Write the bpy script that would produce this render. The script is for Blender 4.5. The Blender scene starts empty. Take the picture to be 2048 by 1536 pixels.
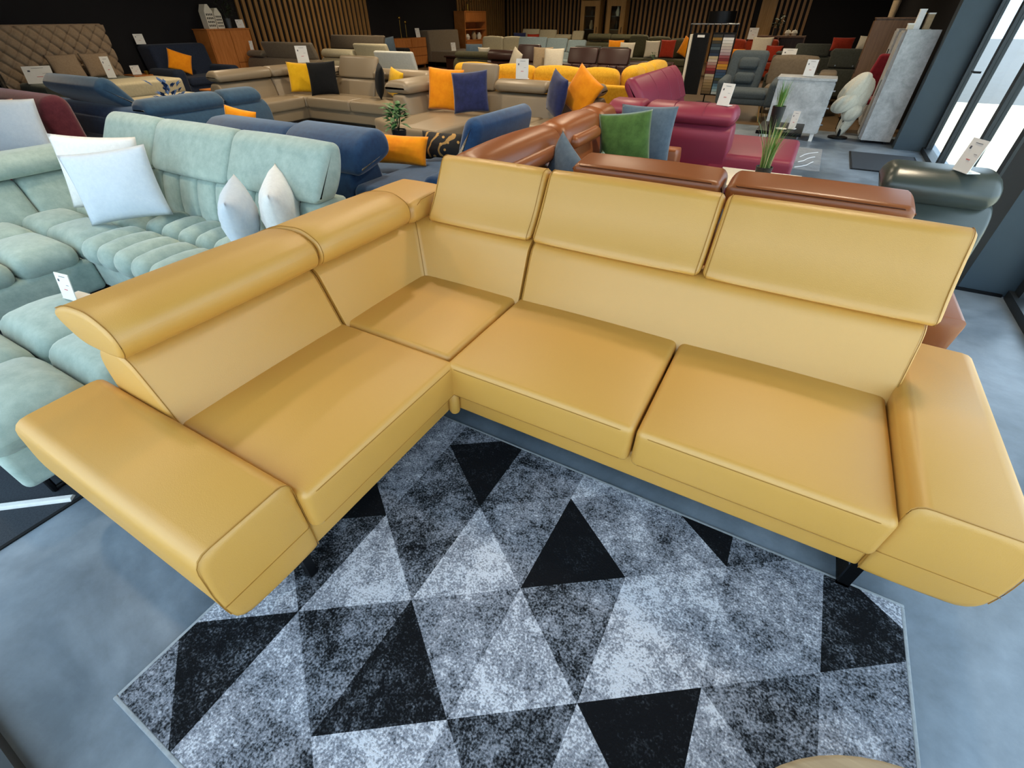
import bpy, math, random
from mathutils import Vector, Matrix, Euler

random.seed(7)
S = bpy.context.scene
COL = S.collection
R = math.radians

# ------------------------------------------------------------------ camera
CAM_POS = Vector((0.982, -1.198, 1.542))
PITCH, ROLL, YAW, FPX = 0.6824, -0.0041, -0.5165, 906.6
cam_d = bpy.data.cameras.new('camera'); cam = bpy.data.objects.new('camera', cam_d); COL.objects.link(cam)
cam_d.sensor_fit = 'HORIZONTAL'; cam_d.sensor_width = 36.0; cam_d.lens = 36.0 * FPX / 2048.0
cam_d.clip_start = 0.05; cam_d.clip_end = 500
_f = Vector((math.sin(YAW) * math.cos(PITCH), math.cos(YAW) * math.cos(PITCH), -math.sin(PITCH)))
_r = Vector((math.cos(YAW), -math.sin(YAW), 0)); _u = _r.cross(_f)
_r2 = _r * math.cos(ROLL) + _u * math.sin(ROLL); _u2 = _u * math.cos(ROLL) - _r * math.sin(ROLL)
cam.matrix_world = Matrix(((_r2.x, _u2.x, -_f.x, CAM_POS.x), (_r2.y, _u2.y, -_f.y, CAM_POS.y),
                           (_r2.z, _u2.z, -_f.z, CAM_POS.z), (0, 0, 0, 1)))
S.camera = cam

# ------------------------------------------------------------------ world, sun, lamps, exposure
W = bpy.data.worlds.new('sky'); S.world = W; W.use_nodes = True
wn = W.node_tree.nodes; wl = W.node_tree.links
bg = wn['Background']; bg.inputs['Color'].default_value = (0.66, 0.81, 1.0, 1); bg.inputs['Strength'].default_value = 5.2
sun_d = bpy.data.lights.new('sun', 'SUN'); sun_d.energy = 16; sun_d.angle = R(0.6); sun_d.color = (1, .95, .82)
sun = bpy.data.objects.new('sun', sun_d); COL.objects.link(sun)
sun.rotation_euler = Vector((.012, -.55, -.95)).to_track_quat('-Z', 'Y').to_euler()

LAMP_WARM = (1.0, .82, .58)
def ceiling_lamp(x, y, z, energy, size, colour=LAMP_WARM, spread=150, aim=None):
    d = bpy.data.lights.new('ceiling_lamp', 'AREA'); d.shape = 'DISK'; d.size = size; d.energy = energy; d.color = colour
    d.spread = R(spread)
    o = bpy.data.objects.new('ceiling_lamp', d); COL.objects.link(o); o.location = (x, y, z)
    if aim: o.rotation_euler = (Vector(aim) - Vector((x, y, z))).to_track_quat('-Z', 'Y').to_euler()
    return o
for (x, y, e) in [(-1.9, 2.6, 72), (1.4, 3.0, 72), (-4.2, 2.6, 70), (-6.8, 3.0, 70), (-4.4, 6.2, 85), (-1.6, 6.6, 85), (-9.6, 5.2, 90),
                  (-7.6, 8.6, 90), (-3.6, 10.2, 90), (0.2, 9.4, 85), (-10.4, 11.6, 90), (-6.4, 13.6, 90), (-1.6, 14.2, 90),
                  (-9.4, 18.2, 110), (-4.6, 18.6, 110), (-0.2, 19.0, 90), (-3.0, -.4, 40)]:  # the last one is an unseen lamp added to brighten the front left
    ceiling_lamp(x, y, 3.65, e, .28, LAMP_WARM)

S.view_settings.view_transform = 'Standard'; S.view_settings.look = 'None'
S.view_settings.gamma = 1.0; S.view_settings.use_curve_mapping = False
S.view_settings.exposure = -0.47

# ------------------------------------------------------------------ materials
def lin(c):
    if isinstance(c, str):
        c = c.lstrip('#'); c = [int(c[i:i + 2], 16) / 255 for i in (0, 2, 4)]
    return tuple((v / 12.92 if v <= .04045 else ((v + .055) / 1.055) ** 2.4) for v in c) + (1,)

MATS = {}
def base_mat(name):
    m = bpy.data.materials.new(name); m.use_nodes = True
    return m, m.node_tree.nodes, m.node_tree.links, m.node_tree.nodes['Principled BSDF']
def N(n, t, **k):
    x = n.new(t)
    for a, v in k.items():
        if a in x.inputs: x.inputs[a].default_value = v
        else: setattr(x, a, v)
    return x
def mix_rgb(n, l, fac, a, b, blend='MIX'):
    x = n.new('ShaderNodeMix'); x.data_type = 'RGBA'; x.blend_type = blend
    if isinstance(fac, (int, float)): x.inputs[0].default_value = fac
    else: l.new(fac, x.inputs[0])
    for i, v in ((6, a), (7, b)):
        if isinstance(v, tuple): x.inputs[i].default_value = v
        else: l.new(v, x.inputs[i])
    return x.outputs[2]
def ramp(n, l, src, stops):
    x = n.new('ShaderNodeValToRGB'); e = x.color_ramp.elements
    while len(e) < len(stops): e.new(.5)
    for k, (p, c) in zip(e, stops): k.position = p; k.color = c if isinstance(c, tuple) else (c, c, c, 1)
    l.new(src, x.inputs[0]); return x.outputs[0]
def coords(n, l, scale=(1, 1, 1), which='Object'):
    t = n.new('ShaderNodeTexCoord'); mp = n.new('ShaderNodeMapping'); mp.inputs['Scale'].default_value = scale
    l.new(t.outputs[which], mp.inputs[0]); return mp.outputs[0]
def bump(n, l, h, strength, dist, bsdf):
    b = n.new('ShaderNodeBump'); b.inputs['Strength'].default_value = strength; b.inputs['Distance'].default_value = dist
    l.new(h, b.inputs['Height']); l.new(b.outputs[0], bsdf.inputs['Normal'])

def plain(name, col, rough=.5, metal=0., spec=.5):
    if name in MATS: return MATS[name]
    m, n, l, b = base_mat(name)
    nz = N(n, 'ShaderNodeTexNoise', Scale=9.0, Detail=3.0); l.new(coords(n, l), nz.inputs['Vector'])
    c = lin(col); d = tuple(v * .86 for v in c[:3]) + (1,)
    l.new(mix_rgb(n, l, nz.outputs['Fac'], d, c), b.inputs['Base Color'])
    b.inputs['Roughness'].default_value = rough; b.inputs['Metallic'].default_value = metal; b.inputs['Specular IOR Level'].default_value = spec
    MATS[name] = m; return m
def leather(name, col, rough=.36, spec=.45):
    m, n, l, b = base_mat(name); co = coords(n, l)
    nz = N(n, 'ShaderNodeTexNoise', Scale=3.0, Detail=4.0); l.new(co, nz.inputs['Vector'])
    c = lin(col); d = tuple(v * .93 for v in c[:3]) + (1,)
    l.new(mix_rgb(n, l, nz.outputs['Fac'], d, c), b.inputs['Base Color'])
    vo = N(n, 'ShaderNodeTexVoronoi', Scale=330.0); l.new(co, vo.inputs['Vector'])
    bump(n, l, vo.outputs['Distance'], .10, .002, b)
    b.inputs['Roughness'].default_value = rough; b.inputs['Specular IOR Level'].default_value = spec
    MATS[name] = m; return m
def velvet(name, col, light=None, scale=14.0, sheen=.35):
    m, n, l, b = base_mat(name); co = coords(n, l)
    nz = N(n, 'ShaderNodeTexNoise', Scale=scale, Detail=6.0, Roughness=.7); l.new(co, nz.inputs['Vector'])
    c = lin(col); hi = lin(light) if light else tuple(min(1, v * 1.25) for v in c[:3]) + (1,)
    f = ramp(n, l, nz.outputs['Fac'], [(.32, 0.), (.68, 1.)])
    l.new(mix_rgb(n, l, f, c, hi), b.inputs['Base Color'])
    fz = N(n, 'ShaderNodeTexNoise', Scale=420.0, Detail=2.0); l.new(co, fz.inputs['Vector'])
    bump(n, l, fz.outputs['Fac'], .18, .002, b)
    b.inputs['Roughness'].default_value = .85; b.inputs['Sheen Weight'].default_value = sheen
    b.inputs['Sheen Roughness'].default_value = .45; b.inputs['Specular IOR Level'].default_value = .2
    MATS[name] = m; return m
def woodm(name, dark, light, scale=(1, 14, 1), rough=.45, rings=3.0):
    m, n, l, b = base_mat(name); co = coords(n, l, scale)
    nz = N(n, 'ShaderNodeTexNoise', Scale=rings, Detail=6.0, Roughness=.6, Distortion=.6); l.new(co, nz.inputs['Vector'])
    f = ramp(n, l, nz.outputs['Fac'], [(.3, 0.), (.7, 1.)])
    l.new(mix_rgb(n, l, f, lin(dark), lin(light)), b.inputs['Base Color'])
    bump(n, l, nz.outputs['Fac'], .1, .002, b); b.inputs['Roughness'].default_value = rough
    MATS[name] = m; return m
def concrete(name, dark, light, rough=.4, scale=1.3):
    m, n, l, b = base_mat(name); co = coords(n, l)
    a = N(n, 'ShaderNodeTexNoise', Scale=scale, Detail=9.0, Roughness=.62, Distortion=.5); l.new(co, a.inputs['Vector'])
    c2 = N(n, 'ShaderNodeTexNoise', Scale=scale * 6, Detail=6.0, Roughness=.7); l.new(co, c2.inputs['Vector'])
    f = ramp(n, l, a.outputs['Fac'], [(.33, 0.), (.66, 1.)])
    g = ramp(n, l, c2.outputs['Fac'], [(.3, .75), (.7, 1.1)])
    base = mix_rgb(n, l, f, lin(dark), lin(light))
    l.new(mix_rgb(n, l, .8, base, g, 'MULTIPLY'), b.inputs['Base Color'])
    rr = ramp(n, l, a.outputs['Fac'], [(.3, rough - .1), (.7, rough + .12)]); l.new(rr, b.inputs['Roughness'])
    bump(n, l, c2.outputs['Fac'], .05, .01, b)
    MATS[name] = m; return m

M_YEL = leather('ochre_leather', '#ca9640', .50, .95)
M_SEAM = leather('ochre_seam', '#9c6e2c', .6, .2)
M_BRN = leather('cognac_leather', '#8f5128', .36, .5)
M_BRNS = leather('cognac_seam', '#4a2412', .6, .2)
M_GRN = velvet('sage_velvet', '#8fa29a', '#a8b9b0', 16)
M_BLU = velvet('blue_velvet', '#28425a', '#335068', 18)
M_NAV = velvet('denim_velvet', '#20395a', '#294a6e', 18)
M_BUR = velvet('burgundy_velvet', '#55222c', '#6a2f38', 20)
M_GRG = leather('greige_leather', '#8d7d66', .42, .45)
M_PNK = leather('raspberry_leather', '#8a3045', .45, .4)
M_MUS = velvet('mustard_weave', '#c9921c', '#dfa92c', 40, .1)
M_DKB = leather('espresso_leather', '#3a201a', .4, .45)
M_DKG = leather('dark_green_leather', '#3d443f', .3, .6)
M_GRY = velvet('charcoal_weave', '#3e4038', '#4c4e46', 30, .1)
M_OLI = velvet('olive_weave', '#45422e', '#56523a', 30, .1)
M_TAU = velvet('taupe_weave', '#6d6151', '#7d705e', 30, .1)
M_SLT = velvet('slate_weave', '#4b5860', '#5a6870', 30, .1)
M_CRM = velvet('cream_weave', '#b8ad90', '#cabf9f', 30, .1)
M_PBL = velvet('pale_blue_weave', '#8b9a9c', '#9aa9aa', 30, .1)
M_WHT = velvet('white_weave', '#c3c4bd', '#d3d3cb', 30, .1)
M_BED = velvet('bed_fabric', '#8a755f', '#9a856d', 30, .1)
M_SHEET = velvet('bed_sheet', '#6f7468', '#7e8275', 20, .1)
M_NVY = velvet('ink_blue_weave', '#1d2536', '#262f42', 30, .1)
M_RUST = velvet('rust_velvet', '#8a3018', '#a33e20', 20, .2)
M_BLACKF = velvet('black_fabric', '#0d0e10', '#151618', 30, .05)
C_WHITE = velvet('pillow_white', '#dcdcda', '#e8e8e6', 40, .1)
C_ICE = velvet('pillow_ice_grey', '#c2ccd6', '#ccd5dd', 40, .1)
C_CREAM = velvet('pillow_cream', '#d4c8b0', '#e0d6c0', 40, .1)
C_TAN = velvet('pillow_tan', '#a08a6c', '#b09a7a', 40, .1)
C_ORG = velvet('pillow_orange', '#e8860a', '#f59a14', 12, .2)
C_YLW = velvet('pillow_yellow', '#d9a310', '#e8b51c', 12, .2)
C_NAVY = velvet('pillow_navy', '#1f2547', '#2c3360', 12, .3)
C_GREEN = velvet('pillow_green', '#33501f', '#4a6a30', 12, .4)
C_STEEL = velvet('pillow_steel', '#4a5a68', '#586877', 25, .2)
C_PEACH = velvet('pillow_peach', '#d69a78', '#e2a988', 25, .2)
C_RED = velvet('pillow_red', '#9a2c18', '#ac3820', 25, .2)
M_FLOOR = concrete('microcement', '#56636f', '#8794a1', .38, 1.3)
M_FLOORW = woodm('laminate_floor', '#4a3b2a', '#6e5a40', (1, 9, 1), .4)
M_BLACK = plain('black_metal', '#101114', .42, .6)
M_WALL = plain('black_paint', '#141316', .8, 0, .3)
M_SLATEW = plain('slate_blue_paint', '#38464f', .55, 0, .4)
M_FRAME = plain('window_frame_anthracite', '#20272c', .45, .2)
M_SLAT = woodm('slat_oak', '#7d5a30', '#a67c48', (14, 14, .6), .5)
M_OAKP = woodm('oak_post', '#8f6a38', '#b58c52', (10, 10, .5), .5)
M_OAK = woodm('orange_oak', '#a9632a', '#c98043', (1, 8, 1), .4)
M_WALNUT = woodm('walnut', '#5f4630', '#7d6044', (12, 12, .7), .45)
M_TABLE = woodm('table_oak', '#8f7a5e', '#bba584', (2, 16, 1), .45, 2.2)
M_CHEST = concrete('grey_stone_laminate', '#9a9c9c', '#c2c4c4', .45, 5.0)
M_PAPER = plain('card_paper', '#eceae4', .7)
M_INK = plain('card_ink', '#5a5a62', .8)
M_INKR = plain('card_red_ink', '#cc7272', .8)
M_STEEL = plain('brushed_steel', '#a9acae', .3, 1.0)
M_BRASS = plain('brass', '#b08a3c', .3, 1.0)
M_CERAM = plain('ceramic', '#e6e0cf', .5)
M_POT = plain('black_pot', '#1a1916', .5)
M_LEAF = plain('leaf_green', '#3f6b3c', .5)
M_LEAFD = plain('leaf_dark', '#25351c', .6)
M_GRASSB = plain('grass_blade', '#5f8f3a', .5)
M_GRASSY = plain('grass_blade_pale', '#b9b27a', .6)
M_BLUEFL = plain('blue_blossom', '#2f5a96', .7)
M_BASKET = plain('wicker', '#9a7d62', .8)
M_MAT = velvet('entrance_mat_pile', '#2c3138', '#3d434a', 160, 0)
M_CHAIR = velvet('armchair_weave', '#3e464a', '#4b5458', 40, .1)
M_REDC = velvet('red_velvet', '#70141f', '#861c2a', 20, .3)
M_BLANK = velvet('fluffy_blanket', '#c8c0ac', '#d8d1be', 60, .5)
M_PAVE = concrete('pavement', '#b9b5a4', '#d8d4c2', .9, 2.0)
M_ASPH = concrete('asphalt', '#4a4e55', '#5c6168', .9, 2.0)
M_TERR = plain('green_ground', '#6c7a4a', .9)

def glass_mat():
    m, n, l, b = base_mat('window_glass'); n.remove(b); out = n['Material Output']
    t = n.new('ShaderNodeBsdfTransparent'); t.inputs[0].default_value = (.93, .97, .96, 1)
    g = n.new('ShaderNodeBsdfGlossy'); g.inputs['Roughness'].default_value = .02
    lw = n.new('ShaderNodeLayerWeight'); pw = n.new('ShaderNodeMath'); pw.operation = 'POWER'; pw.inputs[1].default_value = 4.0
    l.new(lw.outputs['Facing'], pw.inputs[0]); fr = n.new('ShaderNodeMath'); fr.operation = 'MULTIPLY_ADD'; fr.inputs[1].default_value = .25; fr.inputs[2].default_value = .03
    l.new(pw.outputs[0], fr.inputs[0])
    mx = n.new('ShaderNodeMixShader'); l.new(fr.outputs[0], mx.inputs[0]); l.new(t.outputs[0], mx.inputs[1]); l.new(g.outputs[0], mx.inputs[2])
    l.new(mx.outputs[0], out.inputs[0]); return m
M_GLASS = glass_mat()

def floral_mat():
    m, n, l, b = base_mat('black_gold_floral'); co = coords(n, l)
    v = N(n, 'ShaderNodeTexVoronoi', Scale=16.0); v.feature = 'F1'; l.new(co, v.inputs['Vector'])
    w = N(n, 'ShaderNodeTexWave', Scale=3.0, Distortion=9.0, Detail=2.0); l.new(co, w.inputs['Vector'])
    f1 = ramp(n, l, v.outputs['Distance'], [(.20, 1.), (.24, 0.)]); f2 = ramp(n, l, w.outputs['Fac'], [(.9, 0.), (.94, .8)])
    f = mix_rgb(n, l, 1.0, f1, f2, 'LIGHTEN')
    l.new(mix_rgb(n, l, f, lin('#0f0f12'), lin('#b98f4e')), b.inputs['Base Color']); b.inputs['Roughness'].default_value = .8
    return m
M_FLORAL = floral_mat()

# ------------------------------------------------------------------ mesh helpers
def thing(name, label, cat, loc=(0, 0, 0), group=None):
    o = bpy.data.objects.new(name, None); COL.objects.link(o); o.location = loc; o.empty_display_size = .1
    o['label'] = label; o['category'] = cat
    if group: o['group'] = group
    return o
def root_loc(p):
    v = Vector((0, 0, 0))
    while p is not None: v += p.location; p = p.parent
    return v
def mk(name, verts, faces, mat, parent=None, sharp=40, smooth=True, loc=None):
    """verts are world coordinates; the object is parented without offset."""
    off = root_loc(parent)
    if parent is None and loc is not None: off = Vector(loc)
    me = bpy.data.meshes.new(name)
    me.from_pydata([tuple(Vector(v) - off) for v in verts], [], faces); me.update()
    if smooth:
        me.polygons.foreach_set('use_smooth', [True] * len(me.polygons))
        if sharp: me.set_sharp_from_angle(angle=R(sharp))
    me.materials.append(mat)
    o = bpy.data.objects.new(name, me); COL.objects.link(o)
    if parent is not None: o.parent = parent
    elif loc is not None: o.location = loc
    return o
def tag(o, label, cat, group=None, kind=None):
    o['label'] = label
    if cat: o['category'] = cat
    if group: o['group'] = group
    if kind: o['kind'] = kind
    return o
def struct(o): o['kind'] = 'structure'; return o

def rbox_vf(x0, x1, y0, y1, z0, z1, r=.03, k=2, n=1, puff=0., puff_all=0., fn=None):
    h = ((x1 - x0) / 2, (y1 - y0) / 2, (z1 - z0) / 2); c = ((x0 + x1) / 2, (y0 + y1) / 2, (z0 + z1) / 2)
    r = min(r, min(h) * .98)
    ax = []
    for hh in h:
        inn = hh - r; s = [inn + r * math.tan(R(45) * j / k) for j in range(k, 0, -1)]
        mid = [inn - 2 * inn * j / n for j in range(n + 1)]
        lst = s + mid + [-v for v in reversed(s)]; ax.append(lst)
    idx = {}; V = []; F = []
    def vert(p):
        key = tuple(round(v, 6) for v in p)
        if key in idx: return idx[key]
        q = [max(-(hh - r), min(hh - r, v)) for v, hh in zip(p, h)]
        d = Vector([a - b for a, b in zip(p, q)])
        if d.length > 1e-9: d = d.normalized()
        w = [a + r * b for a, b in zip(q, d)]
        if puff and d.z > .3:
            w[2] += puff * max(0, 1 - (w[0] / h[0]) ** 2) * max(0, 1 - (w[1] / h[1]) ** 2)
        if puff_all:
            u = [w[i] / h[i] for i in range(3)]
            for i in range(3):
                j, kk = (i + 1) % 3, (i + 2) % 3
                w[i] += puff_all * u[i] * max(0, 1 - u[j] ** 2) * max(0, 1 - u[kk] ** 2)
        w = [a + b for a, b in zip(w, c)]
        if fn: w = fn(*w)
        idx[key] = len(V); V.append(tuple(w)); return idx[key]
    for a in range(3):
        b, e = (a + 1) % 3, (a + 2) % 3
        for sgn in (1, -1):
            for i in range(len(ax[b]) - 1):
                for j in range(len(ax[e]) - 1):
                    q = []
                    for (ii, jj) in ((i, j), (i + 1, j), (i + 1, j + 1), (i, j + 1)):
                        p = [0, 0, 0]; p[a] = sgn * h[a]; p[b] = ax[b][ii]; p[e] = ax[e][jj]; q.append(vert(p))
                    if sgn < 0: q.reverse()
                    F.append(q)
    return V, F
def box(parent, name, mat, x0, x1, y0, y1, z0, z1, r=.03, **kw):
    lo = kw.pop('loc', None)
    V, F = rbox_vf(min(x0, x1), max(x0, x1), min(y0, y1), max(y0, y1), min(z0, z1), max(z0, z1), r, **kw)
    return mk(name, V, F, mat, parent, loc=lo)
def hard(parent, name, mat, x0, x1, y0, y1, z0, z1, loc=None, fn=None):
    V = [(x, y, z) for x in (x0, x1) for y in (y0, y1) for z in (z0, z1)]
    if fn: V = [fn(*v) for v in V]
    F = [(0, 1, 3, 2), (4, 6, 7, 5), (0, 4, 5, 1), (2, 3, 7, 6), (0, 2, 6, 4), (1, 5, 7, 3)]
    return mk(name, V, F, mat, parent, smooth=False, loc=loc)

def rpoly(pts, rad, k=4):
    out = []; m = len(pts)
    for i in range(m):
        p0, p1, p2 = Vector(pts[i - 1]), Vector(pts[i]), Vector(pts[(i + 1) % m])
        rr = rad[i] if isinstance(rad, (list, tuple)) else rad
        a = (p0 - p1); b = (p2 - p1); t = min(rr, a.length * .48, b.length * .48)
        s, e = p1 + a.normalized() * t, p1 + b.normalized() * t
        for j in range(k + 1):
            u = j / k; out.append(tuple((1 - u) ** 2 * s + 2 * u * (1 - u) * p1 + u * u * e))
    return out
def ext_vf(axis, a0, a1, base, out, pts, r=.02, k=3, bulge=0., nseg=1):
    """extrude a closed (o, z) outline along an axis, with rounded ends."""
    m = len(pts); P = [Vector(p) for p in pts]
    area = sum(P[i].x * P[(i + 1) % m].y - P[(i + 1) % m].x * P[i].y for i in range(m)); sg = 1 if area > 0 else -1
    def normals(Q):
        out_ = []
        for i in range(m):
            d = Q[(i + 1) % m] - Q[i - 1]; out_.append(Vector((d.y, -d.x)).normalized() * sg if d.length > 1e-7 else Vector((0, 0)))
        return out_
    def inset(Q, dist):
        steps = 3
        for _ in range(steps):
            nn = normals(Q); Q = [q - n_ * (dist / steps) for q, n_ in zip(Q, nn)]
            Q = [Q[i] * .6 + (Q[i - 1] + Q[(i + 1) % m]) * .2 for i in range(m)]
        return Q
    if a1 < a0: a0, a1 = a1, a0
    rings = [P]; last = 0
    for j in range(k - 1, -1, -1):
        ins = r * (1 - math.sin(R(90) * j / k)); rings.append(inset(rings[-1], ins - last)); last = ins
    rings.reverse()          # rings[0] is the fully inset end outline
    N0 = normals(P); loops = []
    for j in range(k + 1): loops.append((a0 + r * (1 - math.cos(R(90) * j / k)), rings[j]))
    for q in range(1, nseg): loops.append((a0 + (a1 - a0) * q / nseg, P))
    for j in range(k, -1, -1): loops.append((a1 - r * (1 - math.cos(R(90) * j / k)), rings[j]))
    V = []; F = []
    for (t, Q) in loops:
        u = (t - (a0 + a1) / 2) / max(1e-6, (a1 - a0) / 2); bb = bulge * max(0, 1 - u * u)
        for p, nn in zip(Q, N0):
            o = p.x + nn.x * bb; z = p.y + nn.y * bb
            V.append((t, base + out * o, z) if axis == 'x' else (base + out * o, t, z))
    L = len(loops)
    for i in range(L - 1):
        for j in range(m): F.append((i * m + j, i * m + (j + 1) % m, (i + 1) * m + (j + 1) % m, (i + 1) * m + j))
    F.append(tuple(range(m))[::-1]); F.append(tuple((L - 1) * m + j for j in range(m)))
    return V, F
def fix_normals(o):
    import bmesh
    bm = bmesh.new(); bm.from_mesh(o.data); bmesh.ops.recalc_face_normals(bm, faces=bm.faces); bm.to_mesh(o.data); bm.free(); return o
def ext(parent, name, mat, axis, a0, a1, base, out, pts, r=.02, **kw):
    V, F = ext_vf(axis, a0, a1, base, out, pts, r, **kw)
    return fix_normals(mk(name, V, F, mat, parent, sharp=50))
def tube_vf(pts, r, seg=6, closed=False):
    pts = [Vector(p) for p in pts]; V = []; F = []; m = len(pts)
    for i, p in enumerate(pts):
        a = pts[i - 1] if (i > 0 or closed) else p; b = pts[(i + 1) % m] if (i < m - 1 or closed) else p
        d = (b - a).normalized(); u = d.cross(Vector((0, 0, 1)))
        if u.length < .05: u = d.cross(Vector((1, 0, 0)))
        u.normalize(); w = d.cross(u)
        rr = r[i] if isinstance(r, (list, tuple)) else r
        for j in range(seg):
            an = 2 * math.pi * j / seg; V.append(tuple(p + u * (rr * math.cos(an)) + w * (rr * math.sin(an))))
    for i in range(m if closed else m - 1):
        for j in range(seg):
            i2 = (i + 1) % m; F.append((i * seg + j, i * seg + (j + 1) % seg, i2 * seg + (j + 1) % seg, i2 * seg + j))
    if not closed: F.append(tuple(range(seg))[::-1]); F.append(tuple((m - 1) * seg + j for j in range(seg)))
    return V, F
def tube(parent, name, mat, pts, r, seg=6, closed=False, loc=None):
    V, F = tube_vf(pts, r, seg, closed); return mk(name, V, F, mat, parent, sharp=60, loc=loc)
def lathe(parent, name, mat, prof, cx, cy, seg=20, loc=None):
    V = []; F = []; m = len(prof)
    for i in range(seg):
        an = 2 * math.pi * i / seg
        for (r, z) in prof: V.append((cx + r * math.cos(an), cy + r * math.sin(an), z))
    for i in range(seg):
        for j in range(m - 1):
            i2 = (i + 1) % seg; F.append((i * m + j, i2 * m + j, i2 * m + j + 1, i * m + j + 1))
    if prof[0][0] > 1e-6: F.append(tuple(i * m for i in range(seg))[::-1])
    if prof[-1][0] > 1e-6: F.append(tuple(i * m + m - 1 for i in range(seg)))
    return mk(name, V, F, mat, parent, sharp=45, loc=loc)

def pillow(label, mat, cx, cy, cz, w, h, t, yaw=0, tilt=12, roll=0, group=None, cat='pillow', name='throw_pillow', n=14):
    """standing cushion: width x height, yaw about z (0 faces -Y), tilt leans its top away from its face."""
    M = Matrix.Translation((cx, cy, cz)) @ Matrix.Rotation(R(yaw), 4, 'Z') @ Matrix.Rotation(R(-tilt), 4, 'X') @ Matrix.Rotation(R(roll), 4, 'Y')
    V = []; F = []; rnd = random.Random(hash(label) % 9999)
    ph = [rnd.uniform(0, 6.28) for _ in range(4)]
    for side in (1, -1):
        for i in range(n + 1):
            for j in range(n + 1):
                u = -1 + 2 * i / n; v = -1 + 2 * j / n
                u = math.sin(u * math.pi / 2) * .35 + u * .65; v = math.sin(v * math.pi / 2) * .35 + v * .65
                x = u * w / 2 * (1 - .055 * (1 - v * v)); z = v * h / 2 * (1 - .055 * (1 - u * u))
                th = (max(0, 1 - u * u) ** .48) * (max(0, 1 - v * v) ** .48)
                wr = 1 + .05 * math.sin(7 * u + ph[0]) * math.sin(3 * v + ph[1]) + .03 * math.sin(13 * v + 4 * u + ph[2])
                V.append(tuple(M @ Vector((x, -side * t / 2 * th * wr, z))))
    m = (n + 1) ** 2
    for s in (0, 1):
        for i in range(n):
            for j in range(n):
                a = s * m + i * (n + 1) + j; q = (a, a + n + 1, a + n + 2, a + 1)
                F.append(q if s == 0 else q[::-1])
    import bmesh
    o = mk(name, V, F, mat, None, sharp=0, loc=(cx, cy, cz))
    bm = bmesh.new(); bm.from_mesh(o.data); bmesh.ops.remove_doubles(bm, verts=bm.verts, dist=.0005)
    bmesh.ops.recalc_face_normals(bm, faces=bm.faces); bm.to_mesh(o.data); bm.free()
    o['yaw'] = yaw
    return tag(o, label, cat, group)

def card(label, x, y, z, w=.15, h=.21, yaw=0, lean=12, red=True, group='price cards'):
    """a standing price card: paper sheet, printed logo and lines, small foot."""
    w *= .86; h *= .86; t = thing('price_card', label, 'price card', (x, y, z), group)
    M = Matrix.Translation((x, y, z)) @ Matrix.Rotation(R(yaw), 4, 'Z')
    L = M @ Matrix.Rotation(R(-lean), 4, 'X')
    def tb(name, mat, x0, x1, y0, y1, z0, z1, mt=L):
        return hard(t, name, mat, x0, x1, y0, y1, z0, z1, fn=lambda a, b, c: tuple(mt @ Vector((a, b, c))))
    tb('paper_sheet', M_PAPER, -w / 2, w / 2, -.002, .002, .004, h)
    tb('foot', M_PAPER, -w / 2, w / 2, -.004, .07, .0, .004, M)
    tb('printed_logo', M_INK, -w * .34, -w * .25, -.004, -.0015, h * .68, h * .77)
    tb('printed_title', M_INK, -w * .18, w * .24, -.004, -.0015, h * .875, h * .89)
    tb('printed_price', M_INKR if red else M_INK, -w * .10, w * .12, -.004, -.0015, h * .37, h * .40)
    tb('printed_line', M_INK, w * .14, w * .32, -.004, -.0015, h * .565, h * .575)
    return t

# ------------------------------------------------------------------ the setting
XL, XR, YF, YB, ZC = -13.0, 2.62, -1.64, 23.0, 4.0
fl = struct(hard(None, 'floor', M_FLOOR, XL - .2, XR + .2, YF - .06, 9.0, -.12, 0)); fl['label'] = 'grey polished microcement showroom floor'
fw = struct(hard(None, 'floor_wood', M_FLOORW, XL - .2, XR + .2, 9.0, YB + .2, -.12, 0.0)); fw['label'] = 'brown wood-look floor at the rear of the hall'
struct(hard(None, 'ceiling', M_WALL, XL - .3, XR + .2, YF - .4, YB + .3, ZC, ZC + .2))
wl_ = struct(hard(None, 'wall_left', M_WALL, XL - .2, XL, YF, YB, 0, ZC))
wb_ = struct(hard(None, 'wall_back', M_WALL, XL, XR + .2, YB, YB + .2, 0, ZC))
slat_me = None
def slat(parent, x, y, rot):
    global slat_me
    if slat_me is None:
        h = [(-.045, -.05), (.045, -.05), (.045, 0), (-.045, 0)]
        V = [(a, b, z) for z in (0, ZC) for a, b in h]
        slat_me = bpy.data.meshes.new('slat'); slat_me.from_pydata(V, [], [(0, 1, 2, 3)[::-1], (4, 5, 6, 7), (0, 1, 5, 4), (1, 2, 6, 5), (2, 3, 7, 6), (3, 0, 4, 7)])
        slat_me.materials.append(M_SLAT); slat_me.update()
    o = bpy.data.objects.new('slat', slat_me); COL.objects.link(o); o.parent = parent; o.location = (x, y, 0); o.rotation_euler = (0, 0, rot)
for i in range(26): slat(wl_, XL, 8.80 + .19 * i, R(90))
for i in range(21): slat(wl_, XL, 18.95 + .19 * i, R(90))
for i in range(58): slat(wb_, -12.88 + .19 * i, YB, 0)
for i in range(6): slat(wb_, -1.10 + .19 * i, YB, 0)
hard(wb_, 'oak_post', M_OAKP, -1.78, -1.24, YB - .08, YB, 0, ZC)['label'] = 'broad plain oak board between the slats'
hard(wb_, 'wall_joint', M_BLACK, .60, .61, YB - .004, YB, 0, ZC)
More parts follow.
